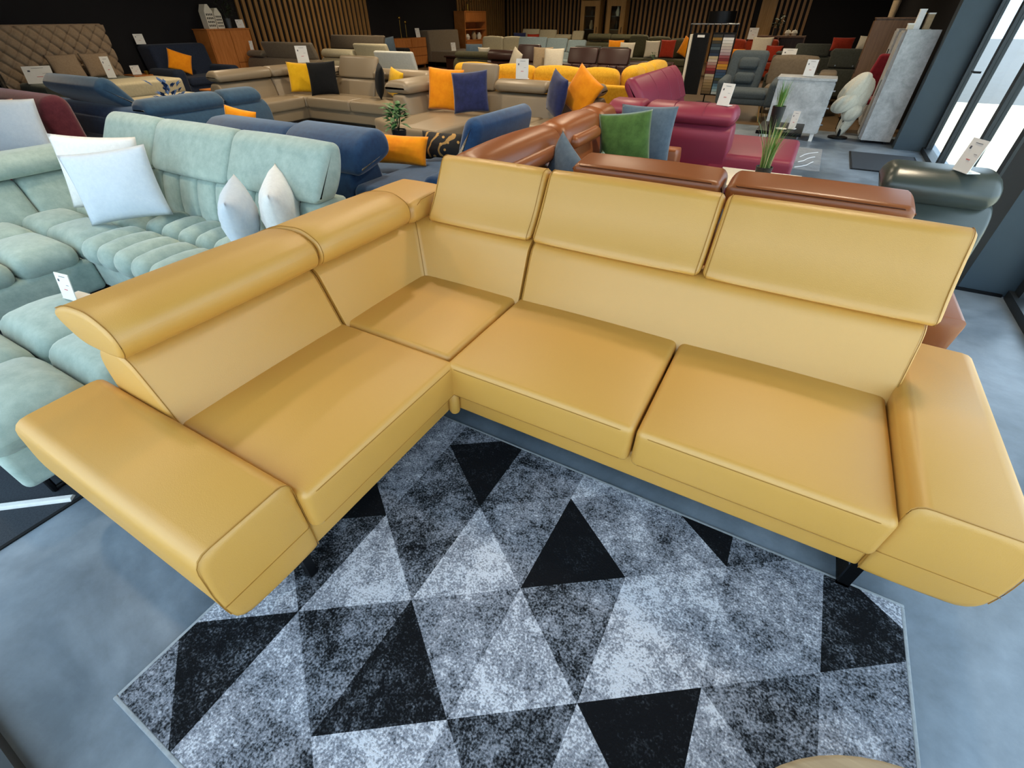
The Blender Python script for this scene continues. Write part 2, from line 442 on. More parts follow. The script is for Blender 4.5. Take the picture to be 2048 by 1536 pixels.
# window wall on the right: glazing, slate wall stub, pillar
def window(n, y0, y1, mulls, z0=.06, z1=3.2):
    t = bpy.data.objects.new('window_%d' % n, None); COL.objects.link(t); t.location = (XR, y0, 0); t['kind'] = 'structure'
    f = .055
    hard(t, 'bottom_rail', M_FRAME, XR - .05, XR + .06, y0, y1, 0, z0)
    hard(t, 'top_rail', M_FRAME, XR - .05, XR + .09, y0, y1, z1, z1 + .1)
    hard(t, 'lintel', M_WALL, XR - .05, XR + .2, y0, y1, z1 + .1, ZC)
    edges = [y0 + f] + list(mulls) + [y1 - f]
    for y in edges: hard(t, 'mullion', M_FRAME, XR - .02, XR + .05, y - f, y + f, z0, z1)
    for a, b in zip(edges[:-1], edges[1:]):
        hard(t, 'pane', M_GLASS, XR + .012, XR + .018, a + f, b - f, z0, z1)
    return t
window(1, 3.45, 7.95, [4.6, 5.62, 6.86])
window(2, YF, 2.95, [-.1, 1.45], z1=2.5)
struct(hard(None, 'pillar_right', M_SLATEW, 2.31, XR + .03, 2.97, 3.45, 0, ZC))
struct(hard(None, 'wall_stub', M_SLATEW, 2.24, XR + .02, 7.95, 8.20, 0, ZC))
struct(hard(None, 'trim_1', M_BLACK, 2.30, 2.56, 2.955, 2.969, 0, .02))
struct(hard(None, 'wall_right', M_WALL, XR - .1, XR + .02, 8.20, YB, 0, ZC))
hd = bpy.data.objects.new('door_1', None); COL.objects.link(hd); hd.location = (XR, 6.86, 0); hd['kind'] = 'structure'
tube(hd, 'handle', M_BLACK, [(XR - .05, 6.90, 1.02), (XR - .11, 6.90, 1.02), (XR - .11, 7.03, 1.02)], .012)
# glazed front behind the photographer
tf = bpy.data.objects.new('window_3', None); COL.objects.link(tf); tf.location = (0, YF, 0); tf['kind'] = 'structure'
FX = (-5.0, -3.4, -1.8, -.2, 1.2, 2.57)
for x in FX: hard(tf, 'mullion', M_FRAME, x - .045, x + .045, YF - .05, YF + .04, .06, 3.2)
for a, b in zip(FX[:-1], FX[1:]): hard(tf, 'pane', M_GLASS, a + .045, b - .045, YF - .018, YF - .012, .06, 3.2)
hard(tf, 'bottom_rail', M_FRAME, -5, 2.62, YF - .06, YF + .06, 0, .06); hard(tf, 'top_rail', M_FRAME, -5, 2.62, YF - .06, YF + .05, 3.2, 3.3)
hard(tf, 'lintel', M_WALL, -5, XR + .02, YF - .2, YF + .05, 3.3, ZC)
struct(hard(None, 'wall_front', M_WALL, XL - .2, -5.05, YF - .2, YF, 0, ZC))
# outside
g = struct(hard(None, 'pavement_outside', M_PAVE, XR + .2, 40, -40, 14.7, -.2, -.06)); g['label'] = 'pale sunlit paving outside the windows'
g = struct(hard(None, 'road_outside', M_ASPH, XR + .2, 60, 14.7, 60, -.22, -.08)); g['label'] = 'grey asphalt beyond the paving'
struct(hard(None, 'pavement_front', M_PAVE, -30, XR + .2, -40, YF - .06, -.2, -.06))

# ------------------------------------------------------------------ the ochre corner sofa
ys = thing('corner_sofa', 'large ochre yellow leather corner sofa with adjustable headrests, in the foreground', 'sofa', (0.2, .1, 0))
def seam(parent, pts, r=.0016, mat=M_SEAM, name='seam'): return tube(parent, name, mat, pts, r, 5)
ZBASE, ZSEAT = .172, .445
box(ys, 'base_rail', M_YEL, 0.0, 1.565, 0.0, .90, ZBASE, .30, .012)
box(ys, 'base_rail', M_YEL, -.94, 0.0, -.79, .94, ZBASE, .30, .012)
lathe(ys, 'corner_post', M_YEL, [(0, .168), (.020, .17), (.024, .18), (.024, .27), (.018, .285), (0, .287)], .020, -.020, 14)
def seat(x0, x1, y0, y1, edge, puff=.018, z1=ZSEAT):
    s = box(ys, 'seat_cushion', M_YEL, x0, x1, y0, y1, .272, z1, .026, k=3, n=6, puff=puff)
    e = .024
    if edge == '-y':
        seam(s, [(x0 + .004, y0 + .06, z1 - .03), (x0 + .010, y0 + .012, z1 - .020), (x0 + .05, y0 + .0005, z1 - e + .006)] +
             [(x0 + .05 + (x1 - x0 - .1) * t / 8, y0 + .0005, z1 - e + .006) for t in range(9)] + [(x1 - .010, y0 + .012, z1 - .020), (x1 - .004, y0 + .06, z1 - .03)])
        seam(s, [(x0 + .03 + (x1 - x0 - .06) * t / 6, y0 + .001, .290) for t in range(7)], .0016)
    if edge == '+x':
        seam(s, [(x1 - .06, y0 + .004, z1 - .03), (x1 - .012, y0 + .010, z1 - .020)] +
             [(x1 - .0005, y0 + .05 + (y1 - y0 - .1) * t / 8, z1 - e + .006) for t in range(9)] + [(x1 - .012, y1 - .010, z1 - .020), (x1 - .06, y1 - .004, z1 - .03)])
        seam(s, [(x1 - .001, y0 + .03 + (y1 - y0 - .06) * t / 6, .290) for t in range(7)], .0016)
    return s
seat(.008, .800, -.042, .62, '-y'); seat(.808, 1.563, -.042, .62, '-y')
seat(-.62, .042, -.786, -.008, '+x'); seat(-.62, -.002, .002, .62, None, .012, .440)
# lower backrests: o is the distance outwards from the seat corner line, profile in (o, z)
LOW = rpoly([(.555, .40), (.575, .44), (.668, .672), (.72, .705), (.84, .70), (.93, .60), (.955, .30), (.94, ZBASE), (.60, ZBASE + .06)], [.02, .04, .075, .05, .05, .08, .05, .03, .03], 4)
b = ext(ys, 'backrest', M_YEL, 'x', .022, 1.585, 0, 1, LOW, .018)
seam(b, [(.032, .0 + p[0] - .001, p[1]) for p in LOW[2:20]]); seam(b, [(1.575, p[0] - .001, p[1]) for p in LOW[2:20]])
b = ext(ys, 'backrest', M_YEL, 'y', -.79, -.018, 0, -1, LOW, .018)
seam(b, [(-p[0] + .001, -.028, p[1]) for p in LOW[2:20]]); seam(b, [(-p[0] + .001, -.780, p[1]) for p in LOW[2:20]])
def sweep_corner(parent, name, mat, pts, xa, yb):
    V = []; m = len(pts); F = []
    secs = [[(xa, o, z) for o, z in pts], [(-.30, o, z) for o, z in pts]]
    for t in (0, .5, 1.):   # a slightly rounded mitre
        d = .03
        if t == 0: secs.append([(-o + d, o, z) for o, z in pts])
        elif t == .5: secs.append([(-o + d * .28, o - d * .28, z) for o, z in pts])
        else: secs.append([(-o, o - d, z) for o, z in pts])
    secs += [[(-o, .30, z) for o, z in pts], [(-o, yb, z) for o, z in pts]]
    # soft ends
    for sct in secs: V += sct
    L = len(secs)
    for i in range(L - 1):
        for j in range(m): F.append((i * m + j, i * m + (j + 1) % m, (i + 1) * m + (j + 1) % m, (i + 1) * m + j))
    F.append(tuple(range(m))); F.append(tuple((L - 1) * m + j for j in range(m)))
    return fix_normals(mk(name, V, F, mat, parent, sharp=60))
b = sweep_corner(ys, 'corner_backrest', M_YEL, LOW, .014, -.010)
seam(b, [(-p[0] + .010, p[0] - .010, p[1] + .001) for p in LOW[3:18]])
# raised headrests on the long side
UP = rpoly([(.656, .700), (.79, .705), (.925, .93), (.925, .965), (.885, .985), (.838, .978), (.742, .80)], [.05, .05, .035, .03, .03, .03, .10], 4)
for x0, x1 in ((-.595, .014), (.022, .800), (.808, 1.605)):
    h = ext(ys, 'headrest', M_YEL, 'x', x0, x1, 0, 1, UP, .022, bulge=.004, nseg=6)
    for xx in (x0 + .016, x1 - .016): seam(h, [(xx, p[0] - .001, p[1] + .001) for p in UP[21:] + UP[:4]], .0015)
# folded headrests on the short side
DN = rpoly([(.628, .712), (.600, .76), (.612, .815), (.70, .858), (.86, .845), (.985, .795), (.975, .755), (.90, .69), (.76, .70)], [.03, .05, .06, .08, .09, .03, .04, .06, .05], 4)
for y0, y1 in ((-.805, -.022), (-.014, .575)):
    h = ext(ys, 'headrest', M_YEL, 'y', y0, y1, 0, -1, DN, .014, bulge=.004, nseg=6)
    for yy in (y0 + .010, y1 - .010): seam(h, [(-p[0], yy, p[1] + .0015) for p in DN[2:26]], .0015)
# corner block on top of the back
cb = box(ys, 'corner_block', M_YEL, -1.0, -.625, .59, .985, .69, .80, .045, k=4, n=4, puff=.012)
seam(cb, [(-.99, .600, .795), (-.80, .596, .808), (-.70, .597, .800), (-.668, .600, .775), (-.660, .602, .70)])
seam(cb, [(-.633, .975, .795), (-.630, .80, .808), (-.631, .69, .800), (-.634, .648, .775), (-.636, .640, .70)])
# arms
AP = rpoly([(0, ZBASE), (0, .507), (.290, .500), (.302, .30), (.285, ZBASE)], [.01, .045, .05, .08, .06], 4)
la = ext(ys, 'armrest', M_YEL, 'x', -1.01, .012, -.788, -1, AP, .012)
seam(la, [(.006, -.788 - p[0], p[1]) for p in AP[3:20]], .0015)
seam(la, [(.0125, -.788 - .004, .285), (.0125, -.788 - .297, .285)], .0015)
ra = ext(ys, 'armrest', M_YEL, 'y', -.012, .965, 1.566, 1, AP, .012)
seam(ra, [(1.566 + p[0], -.006, p[1]) for p in AP[3:20]], .0015)
seam(ra, [(1.566 + .004, -.0125, .285), (1.566 + .297, -.0125, .285)], .0015)
# legs: black metal sleds and feet
def sled(x, y0, y1):
    hard(ys, 'leg', M_BLACK, x - .006, x + .030, y0, y0 + .012, 0.0125, ZBASE); hard(ys, 'leg', M_BLACK, x - .006, x + .030, y1 - .012, y1, 0.0, ZBASE)
    hard(ys, 'leg_runner', M_BLACK, x - .006, x + .030, y0, y1, 0.0125, .0235)
sled(1.575, .035, .86); 
hard(ys, 'leg', M_BLACK, -.06, -.03, -.845, -.815, .0125, ZBASE); hard(ys, 'leg', M_BLACK, -.90, -.87, -.845, -.815, 0, ZBASE)
hard(ys, 'leg', M_BLACK, .13, .17, .16, .19, .0, ZBASE); hard(ys, 'leg', M_BLACK, -.90, -.87, .86, .89, 0, ZBASE)

# ------------------------------------------------------------------ the geometric rug
def clip_poly(poly, x0, x1, y0, y1):
    for ax_, lim, sg in ((0, x0, 1), (0, x1, -1), (1, y0, 1), (1, y1, -1)):
        out = []
        for i in range(len(poly)):
            a, b_ = poly[i - 1], poly[i]; da, db = sg * (a[ax_] - lim), sg * (b_[ax_] - lim)
            if (da >= 0) != (db >= 0):
                t = da / (da - db); out.append((a[0] + (b_[0] - a[0]) * t, a[1] + (b_[1] - a[1]) * t))
            if db >= 0: out.append(b_)
        poly = out
        if not poly: return []
    return poly
RUG_X, RUG_Y, RUG_W, RUG_H = -.25, .062, 2.02, 1.445
TONES = {('R', 1, -1): .02, ('L', 1, 0): .34, ('R', 1, 0): .36, ('L', 1, 1): .74, ('R', 1, 1): .38, ('L', 1, 2): .62, ('R', 1, 2): .56,
         ('L', 2, -1): .42, ('R', 2, 0): .50, ('L', 2, 0): .78, ('R', 2, 1): .55, ('L', 2, 1): .13, ('R', 2, 2): .78,
         ('R', 3, -1): .62, ('L', 3, 0): .0, ('R', 3, 0): .44, ('L', 3, 1): .76, ('R', 3, 1): .30, ('L', 3, 2): .6,
         ('L', 4, -1): .60, ('R', 4, 0): .76, ('L', 4, 0): .84, ('R', 4, 1): .03, ('L', 4, 1): .72, ('R', 4, -1): .0,
         ('L', 5, -1): .40, ('R', 5, -1): .60, ('L', 5, 0): .60, ('R', 5, 0): .36, ('L', 5, 1): .66,
         ('L', 6, -1): .12, ('R', 6, 0): .52, ('L', 6, 0): .62, ('R', 6, -1): .72,
         ('R', 0, 0): .58, ('L', 0, 0): .0, ('R', 0, 1): .30, ('L', 0, 1): .72, ('R', 0, 2): .12, ('L', 0, 2): .45}
def rug_nodes(c):   # column c: u position and first v
    return -.03 + .302 * c, (.365 if c % 2 == 0 else .15)
def rug():
    V = []; F = []; T = []
    for c in range(-1, 8):
        u0, v0 = rug_nodes(c); u1, v1 = rug_nodes(c + 1)
        for k in range(-2, 5):
            a = v0 + .43 * k; bR = v1 + .43 * k
            # L: two nodes on column c at a, a+.43 and the node between them on column c+1
            mid = a + .215
            for ty, tri in (('L', [(u0, a), (u0, a + .43), (u1, mid)]), ('R', [(u1, bR), (u1, bR + .43), (u0, bR + .215)])):
                p = clip_poly(tri, .012, RUG_W - .012, .012, RUG_H - .012)
                if len(p) < 3: continue
                kk = k
                tone = TONES.get((ty, c, kk), .35 + .4 * ((c * 7 + k * 3 + (ty == 'L')) % 5) / 4)
                i0 = len(V); V += [(RUG_X + x, RUG_Y - y, .012) for x, y in p]; F.append(tuple(range(i0, i0 + len(p)))[::-1]); T.append(tone * .86)
    return V, F, T
def rug_mat():
    m, n, l, b = base_mat('rug_pile'); co = coords(n, l)
    at = n.new('ShaderNodeAttribute'); at.attribute_name = 'tone'
    big = N(n, 'ShaderNodeTexNoise', Scale=7.5, Detail=4.0, Roughness=.55, Distortion=.4); l.new(co, big.inputs['Vector'])
    fine = N(n, 'ShaderNodeTexNoise', Scale=150.0, Detail=2.0, Roughness=.6); l.new(co, fine.inputs['Vector'])
    mid = N(n, 'ShaderNodeTexNoise', Scale=42.0, Detail=3.0, Roughness=.65); l.new(co, mid.inputs['Vector'])
    def math_(op, a, c):
        x = n.new('ShaderNodeMath'); x.operation = op
        for i, v in enumerate((a, c)):
            if isinstance(v, (int, float)): x.inputs[i].default_value = v
            else: l.new(v, x.inputs[i])
        return x.outputs[0]
    s1 = math_('MULTIPLY', math_('SUBTRACT', big.outputs['Fac'], .5), 1.0)
    s2 = math_('MULTIPLY', math_('SUBTRACT', fine.outputs['Fac'], .5), 1.35)
    s3 = math_('MULTIPLY', math_('SUBTRACT', mid.outputs['Fac'], .5), 1.0)
    amp = ramp(n, l, at.outputs['Fac'], [(0., .40), (.10, .70), (.3, .8), (1., .95)])
    tot = math_('ADD', at.outputs['Fac'], math_('MULTIPLY', math_('ADD', math_('ADD', s1, s2), s3), amp))
    colr = ramp(n, l, tot, [(.06, lin('#101114')), (.20, lin('#2c2f34')), (.34, lin('#585c64')), (.48, lin('#7c808a')), (.62, lin('#8f929c')), (.82, lin('#c6c9d2'))])
    l.new(colr, b.inputs['Base Color']); b.inputs['Roughness'].default_value = .95; b.inputs['Specular IOR Level'].default_value = .1
    bump(n, l, fine.outputs['Fac'], .6, .006, b); return m
rt = thing('area_rug', 'rectangular rug with black, grey and white triangles under the ochre sofa', 'rug', (RUG_X, RUG_Y, 0))
V, F, T = rug()
rp = mk('pile', V, F, rug_mat(), rt, smooth=False)
at = rp.data.attributes.new('tone', 'FLOAT', 'FACE'); at.data.foreach_set('value', T)
M_RUGB = velvet('rug_binding', '#8d9296', '#a2a7ab', 60, 0)
x0, x1, y0, y1 = RUG_X, RUG_X + RUG_W, RUG_Y - RUG_H, RUG_Y
for (a, b_, c, d) in ((x0, x1, y0, y0 + .013), (x0, x1, y1 - .013, y1), (x0, x0 + .013, y0 + .013, y1 - .013), (x1 - .013, x1, y0 + .013, y1 - .013)):
    box(rt, 'binding', M_RUGB, a, b_, c, d, .0, .0115, .004)
hard(rt, 'backing', M_RUGB, x0 + .013, x1 - .013, y0 + .013, y1 - .013, .0, .0115)

# round oak coffee table at the lower edge of the picture
tt = thing('coffee_table', 'round light oak coffee table cut off by the lower edge of the photo', 'table', (1.60, -1.05, 0))
lathe(tt, 'table_top', M_TABLE, [(0, .42), (.39, .42), (.40, .428), (.40, .445), (.392, .452), (0, .452)], 1.60, -1.05, 64)
for k in range(3):
    an = R(30 + 120 * k); c, s = math.cos(an), math.sin(an)
    tube(tt, 'leg', M_BLACK, [(1.60 + .22 * c, -1.05 + .22 * s, .42), (1.60 + .30 * c, -1.05 + .30 * s, .017)], .012, 8)

# ------------------------------------------------------------------ shared sofa pieces
# profiles are (o, z): o runs outwards from the line where the seat meets the back
def P_low(zt=.69, d=.38, zb=.12): return rpoly([(0, .38), (.09, zt - .03), (.14, zt), (d - .10, zt), (d, zt - .12), (d, zb), (.04, zb)], [.02, .05, .04, .05, .06, .03, .03], 3)
def P_down(z=.70, t=.13, o=.06, w=.34): return rpoly([(o, z), (o - .02, z + t * .55), (o + .06, z + t), (o + w * .75, z + t), (o + w, z + t * .45), (o + w * .85, z)], [.03, .05, .06, .06, .05, .04], 3)
def P_up(z=.69, h=.29, lean=.17, t=.11, o=.10): return rpoly([(o, z), (o + t, z - .01), (o + t + lean, z + h - .03), (o + t * .5 + lean, z + h), (o + lean, z + h - .01)], [.03, .03, .05, .05, .05], 3)
def P_box(zt, d, zb=.10, r=.05): return rpoly([(0, zb), (0, zt), (d, zt), (d, zb)], [.02, r, r, .02], 3)
def feet(t, pts, h=.10, s=.02, mat=None):
    for (x, y) in pts: hard(t, 'leg', mat or M_BLACK, x - s, x + s, y - s, y + s, 0, h)
def puffs(t, name, mat, xs, ys_, z0, z1, r=.05, puff=.03):
    for i in range(len(xs) - 1):
        for j in range(len(ys_) - 1):
            box(t, name, mat, xs[i] + .003, xs[i + 1] - .003, ys_[j] + .003, ys_[j + 1] - .003, z0, z1, r, k=2, n=3, puff=puff)
def lerp(a, b, n): return [a + (b - a) * i / n for i in range(n + 1)]

# ------------------------------------------------------------------ sage green tufted corner sofa and its pouf
t = thing('corner_sofa', 'sage green velvet corner sofa with tufted seats, beside the ochre sofa', 'sofa', (-2.8, .3, 0))
box(t, 'base', M_GRN, -3.78, -1.30, -.08, .92, .09, .30, .03); box(t, 'base', M_GRN, -3.78, -2.86, -1.48, -.08, .09, .30, .03)
puffs(t, 'seat_tuft', M_GRN, lerp(-2.86, -1.32, 8), [-.13, .27, .60], .27, .425, .07, .03)
puffs(t, 'seat_tuft', M_GRN, [-3.74, -3.35, -2.84], lerp(-1.48, .56, 6), .27, .425, .07, .03)
for x0, x1 in zip(lerp(-3.40, -1.34, 10)[:-1], lerp(-3.40, -1.34, 10)[1:]):
    ext(t, 'back_tuft', M_GRN, 'x', x0 + .002, x1 - .002, .55, 1, rpoly([(0, .36), (.01, .50), (.07, .675), (.14, .69), (.30, .68), (.30, .14), (.04, .14)], [.02, .06, .05, .03, .04, .02, .02], 3), .03, k=3)
for x0, x1 in ((-3.72, -3.045), (-3.04, -2.185), (-2.18, -1.335)):
    ext(t, 'headrest', M_GRN, 'x', x0, x1, .55, 1, rpoly([(.05, .685), (.055, .74), (.19, .95), (.26, .985), (.33, .955), (.30, .80), (.20, .68)], [.03, .05, .06, .05, .05, .10, .04], 4), .035, k=4, bulge=.006, nseg=5)
for y0, y1 in zip(lerp(-1.48, .54, 4)[:-1], lerp(-1.48, .54, 4)[1:]):
    ext(t, 'back_tuft', M_GRN, 'y', y0 + .002, y1 - .002, -3.66, -1, P_low(.66, .30), .03, bulge=.008, nseg=4)
for y0, y1 in ((-1.48, -.42), (-.415, .60)):
    ext(t, 'headrest', M_GRN, 'y', y0, y1, -3.68, -1, P_down(.665, .14, .04, .32), .03, bulge=.004, nseg=4)
box(t, 'armrest', M_GRN, -1.31, -1.10, -.05, .90, .10, .55, .05)
feet(t, [(-1.4, 0), (-1.2, .8), (-3.7, .8), (-3.7, -1.4), (-2.9, -1.4), (-2.9, -.1)])
t = thing('pouf', 'sage green tufted pouf with black metal legs, next to the ochre sofa arm', 'pouf', (-1.7, -.8, 0))
box(t, 'base', M_GRN, -2.14, -1.19, -1.16, -.43, .11, .30, .03)
puffs(t, 'seat_tuft', M_GRN, lerp(-2.17, -1.17, 2), lerp(-1.19, -.41, 2), .26, .42, .08, .045)
for x in (-2.06, -1.27):
    for y in (-1.10, -.50): tube(t, 'leg', M_BLACK, [(x, y, .11), (x, y, .0085)], .012, 6)
    tube(t, 'leg_runner', M_BLACK, [(x, -1.10, .018), (x, -.50, .018)], .010, 6)
pillow('large white throw pillow in the corner of the sage green sofa', C_WHITE, -3.20, .36, .685, .54, .47, .17, 38, 12, 4)
pillow('ice grey throw pillow leaning on the large white pillow', C_ICE, -2.84, .27, .665, .53, .43, .16, 38, 14, -5)
pillow('pale grey pillow on the sage green sofa, seen edge-on', C_ICE, -1.72, .33, .605, .40, .34, .20, -44, 2, 8)
pillow('white pillow at the end of the sage green sofa, seen edge-on', C_WHITE, -1.60, .54, .635, .42, .38, .22, -46, 2, 10)
card('pale price card standing on the sage green pouf', -1.90, -.53, .462, .12, .15, 8)
t = thing('runner_rug', 'dark anthracite rug with a white stripe under the sage green pouf', 'rug', (-2.2, -1.3, 0))
hard(t, 'pile', M_MAT, -2.78, -1.15, -1.55, -.62, .0, .006)
tube(t, 'stripe', C_WHITE, [(-1.70, -1.53, .004), (-1.37, -1.255, .004), (-1.16, -1.085, .004)], .018, 6)
hard(t, 'border', M_BLACKF, -1.15, -1.135, -1.55, -.62, .0, .006)

# ------------------------------------------------------------------ burgundy sofa and blue sofas on the left
t = thing('corner_sofa', 'dark burgundy velvet sofa cut off by the left edge of the photo', 'sofa', (-7.0, 1.0, 0))
box(t, 'base', M_BUR, -9.4, -6.0, .1, 1.5, .10, .34, .03)
box(t, 'seat_cushion', M_BUR, -9.3, -6.05, .05, 1.28, .30, .44, .05, puff=.02)
ext(t, 'backrest', M_BUR, 'x', -9.4, -6.35, 1.28, 1, rpoly([(0, .40), (-.03, .70), (.05, .86), (.22, .88), (.30, .80), (.30, .12), (.04, .12)], [.02, .06, .07, .07, .06, .03, .03], 4), .07, k=4)
feet(t, [(-9.2, .2), (-6.1, .2), (-6.1, 1.4)])
pillow('pale grey pillow on the burgundy sofa near the left edge', C_ICE, -6.0, .86, .68, .50, .50, .18, 60, 8, 5)
pillow('peach pillow on the burgundy sofa at the left edge', C_PEACH, -6.75, 1.0, .66, .44, .40, .15, 40, 10, 0)
t = thing('corner_sofa', 'mid blue velvet corner sofa with one raised headrest, behind the burgundy sofa', 'sofa', (-6.6, 2.9, 0))
box(t, 'base', M_BLU, -8.9, -5.42, 1.95, 3.55, .10, .34, .03)
box(t, 'seat_cushion', M_BLU, -8.8, -6.0, 2.35, 3.5, .30, .44, .05, puff=.02)
ext(t, 'backrest', M_NAV, 'x', -8.9, -5.80, 2.42, -1, P_low(.66, .42), .03)
ext(t, 'backrest', M_BLU, 'y', 2.05, 3.55, -5.95, 1, P_low(.66, .40), .03)
ext(t, 'headrest', M_BLU, 'x', -7.95, -6.55, 2.42, -1, rpoly([(.02, .66), (.16, .62), (.42, .80), (.46, .88), (.36, .985), (.24, .96)], [.04, .05, .06, .05, .07, .06], 4), .06, k=4)
for y0, y1 in ((1.96, 2.95), (2.96, 3.50)):
    ext(t, 'headrest', M_BLU, 'y', y0, y1, -5.98, 1, P_down(.63, .17, .04, .36), .06, k=4, bulge=.006, nseg=4)
feet(t, [(-8.8, 2.1), (-5.5, 2.1), (-5.5, 3.4), (-8.8, 3.4)])
t = thing('corner_sofa', 'denim blue velvet sofa standing back to back with the sage green sofa', 'sofa', (-2.7, 2.2, 0))
box(t, 'base', M_NAV, -3.95, -1.10, 1.42, 2.62, .10, .32, .03)
box(t, 'seat_cushion', M_NAV, -3.9, -2.05, 1.95, 2.70, .28, .44, .05, puff=.02)
box(t, 'chaise_cushion', M_NAV, -2.04, -1.32, 1.50, 3.15, .26, .49, .07, k=3, n=4, puff=.02); box(t, 'base', M_NAV, -2.02, -1.12, 2.6, 3.12, .10, .30, .03)
ext(t, 'backrest', M_NAV, 'x', -3.95, -2.02, 1.92, -1, P_low(.66, .42), .03)
ext(t, 'backrest', M_NAV, 'y', 1.55, 3.12, -1.42, 1, P_low(.64, .34), .03)
ext(t, 'headrest', M_NAV, 'x', -3.90, -2.78, 1.92, -1, P_down(.66, .16, .02, .36), .05, k=4)
ext(t, 'headrest', M_NAV, 'x', -2.76, -1.90, 1.92, -1, rpoly([(.03, .66), (.02, .78), (.10, .86), (.26, .85), (.40, .78), (.44, .60), (.40, .56), (.2, .60)], [.04, .06, .06, .08, .08, .04, .04, .08], 4), .05, k=4)
ext(t, 'headrest', M_NAV, 'y', 2.06, 2.98, -1.40, 1, rpoly([(.0, .62), (.03, .72), (.10, .92), (.20, .95), (.26, .88), (.20, .66)], [.04, .06, .06, .06, .06, .05], 4), .06, k=4)
feet(t, [(-3.85, 1.5), (-1.2, 1.5), (-1.2, 3.0), (-3.85, 2.5)])
pillow('orange pillow peeking out behind the first denim blue headrest', C_ORG, -4.02, 2.02, .665, .30, .34, .12, 35, 4, 14)
pillow('wide orange pillow lying on the denim blue chaise', C_ORG, -2.06, 2.22, .585, .50, .24, .16, 12, 25, 0)
pillow('black pillow with gold leaf print on the denim blue chaise', M_FLORAL, -1.84, 2.52, .60, .40, .22, .13, 28, 25, 4)
# small side table with a leafy plant between the sofas
t = thing('side_table', 'low dark side table with a potted plant behind the denim blue sofa', 'table', (-3.05, 3.3, 0))
box(t, 'table_top', M_BLACK, -3.35, -2.75, 3.05, 3.55, .37, .40, .005)
for x in (-3.32, -2.78):
    for y in (3.08, 3.52): hard(t, 'leg', M_BLACK, x - .012, x + .012, y - .012, y + .012, 0, .37)

def leaf_vf(p, d, l, w):
    d = Vector(d).normalized(); u = d.cross(Vector((0, 0, 1))); u = u.normalized() if u.length > .05 else Vector((1, 0, 0))
    up = u.cross(d); p = Vector(p)
    return [p, p + d * l * .45 + u * w / 2 + up * .02 * l, p + d * l - up * l * .15, p + d * l * .45 - u * w / 2 + up * .02 * l, p + d * l * .5 + up * .12 * l], [(0, 1, 4), (1, 2, 4), (2, 3, 4), (3, 0, 4)]
def leafy_plant(label, x, y, z, pot_r, pot_h, h, n, ll, mat, potmat, spread=.6, seed=1):
    rnd = random.Random(seed); t = thing('potted_plant', label, 'plant', (x, y, z))
    lathe(t, 'pot', potmat, [(0, z), (pot_r * .8, z), (pot_r, z + pot_h), (pot_r * .88, z + pot_h), (pot_r * .85, z + pot_h * .9), (0, z + pot_h * .9)], x, y, 18)
    V = []; F = []
    for k in range(7):
        an = rnd.uniform(0, 6.28); top = (x + spread * h * .3 * math.cos(an), y + spread * h * .3 * math.sin(an), z + pot_h + h * rnd.uniform(.5, .9))
        v, f = tube_vf([(x, y, z + pot_h * .8), ((x + top[0]) / 2, (y + top[1]) / 2, z + pot_h + h * .35), top], .004, 5); F += [tuple(i + len(V) for i in q) for q in f]; V += v
    mk('stems', V, F, M_LEAFD, t)
    for k in range(n):
        an = rnd.uniform(0, 6.28); rr = spread * h * .42 * rnd.random() ** .5; zz = z + pot_h + h * rnd.uniform(.15, 1)
        v, f = leaf_vf((x + rr * math.cos(an), y + rr * math.sin(an), zz), (math.cos(an), math.sin(an), rnd.uniform(-.3, .7)), ll * rnd.uniform(.7, 1.2), ll * .6)
        mk('leaf', v, f, mat, t, sharp=0)
    return t
def grass_plant(label, x, y, z, pot_r, pot_h, h, n, seed=1, potmat=None, pale=.25):
    rnd = random.Random(seed); t = thing('grass_plant', label, 'plant', (x, y, z))
    lathe(t, 'pot', potmat or M_POT, [(0, z), (pot_r * .82, z), (pot_r, z + pot_h), (pot_r * .9, z + pot_h), (pot_r * .86, z + pot_h * .92), (0, z + pot_h * .92)], x, y, 20)
    for k in range(n):
        an = rnd.uniform(0, 6.28); rr = pot_r * .7 * rnd.random() ** .5; ln = h * rnd.uniform(.6, 1.05); out = rnd.uniform(.05, .55) ** 1.3 * ln
        b0 = Vector((x + rr * math.cos(an), y + rr * math.sin(an), z + pot_h * .9)); d = Vector((math.cos(an), math.sin(an), 0)); u = Vector((-d.y, d.x, 0)) * .0035
        V = []; F = []
        for j in range(5):
            s = j / 4; c = b0 + d * out * s * s + Vector((0, 0, ln * (s - .18 * s * s * (out / ln + .2)))); wv = u * (1 - s * .85) * (.6 + .9 * s * (1 - s) * 4)
            V += [tuple(c + wv), tuple(c - wv)]
        for j in range(4): F.append((2 * j, 2 * j + 1, 2 * j + 3, 2 * j + 2))
        mk('blade', V, F, M_GRASSY if rnd.random() < pale else M_GRASSB, t, sharp=0)
    return t
leafy_plant('small leafy green plant in a black pot behind the denim blue sofa', -3.06, 3.30, .40, .085, .13, .24, 60, .12, M_LEAF, M_POT, .8, 3)

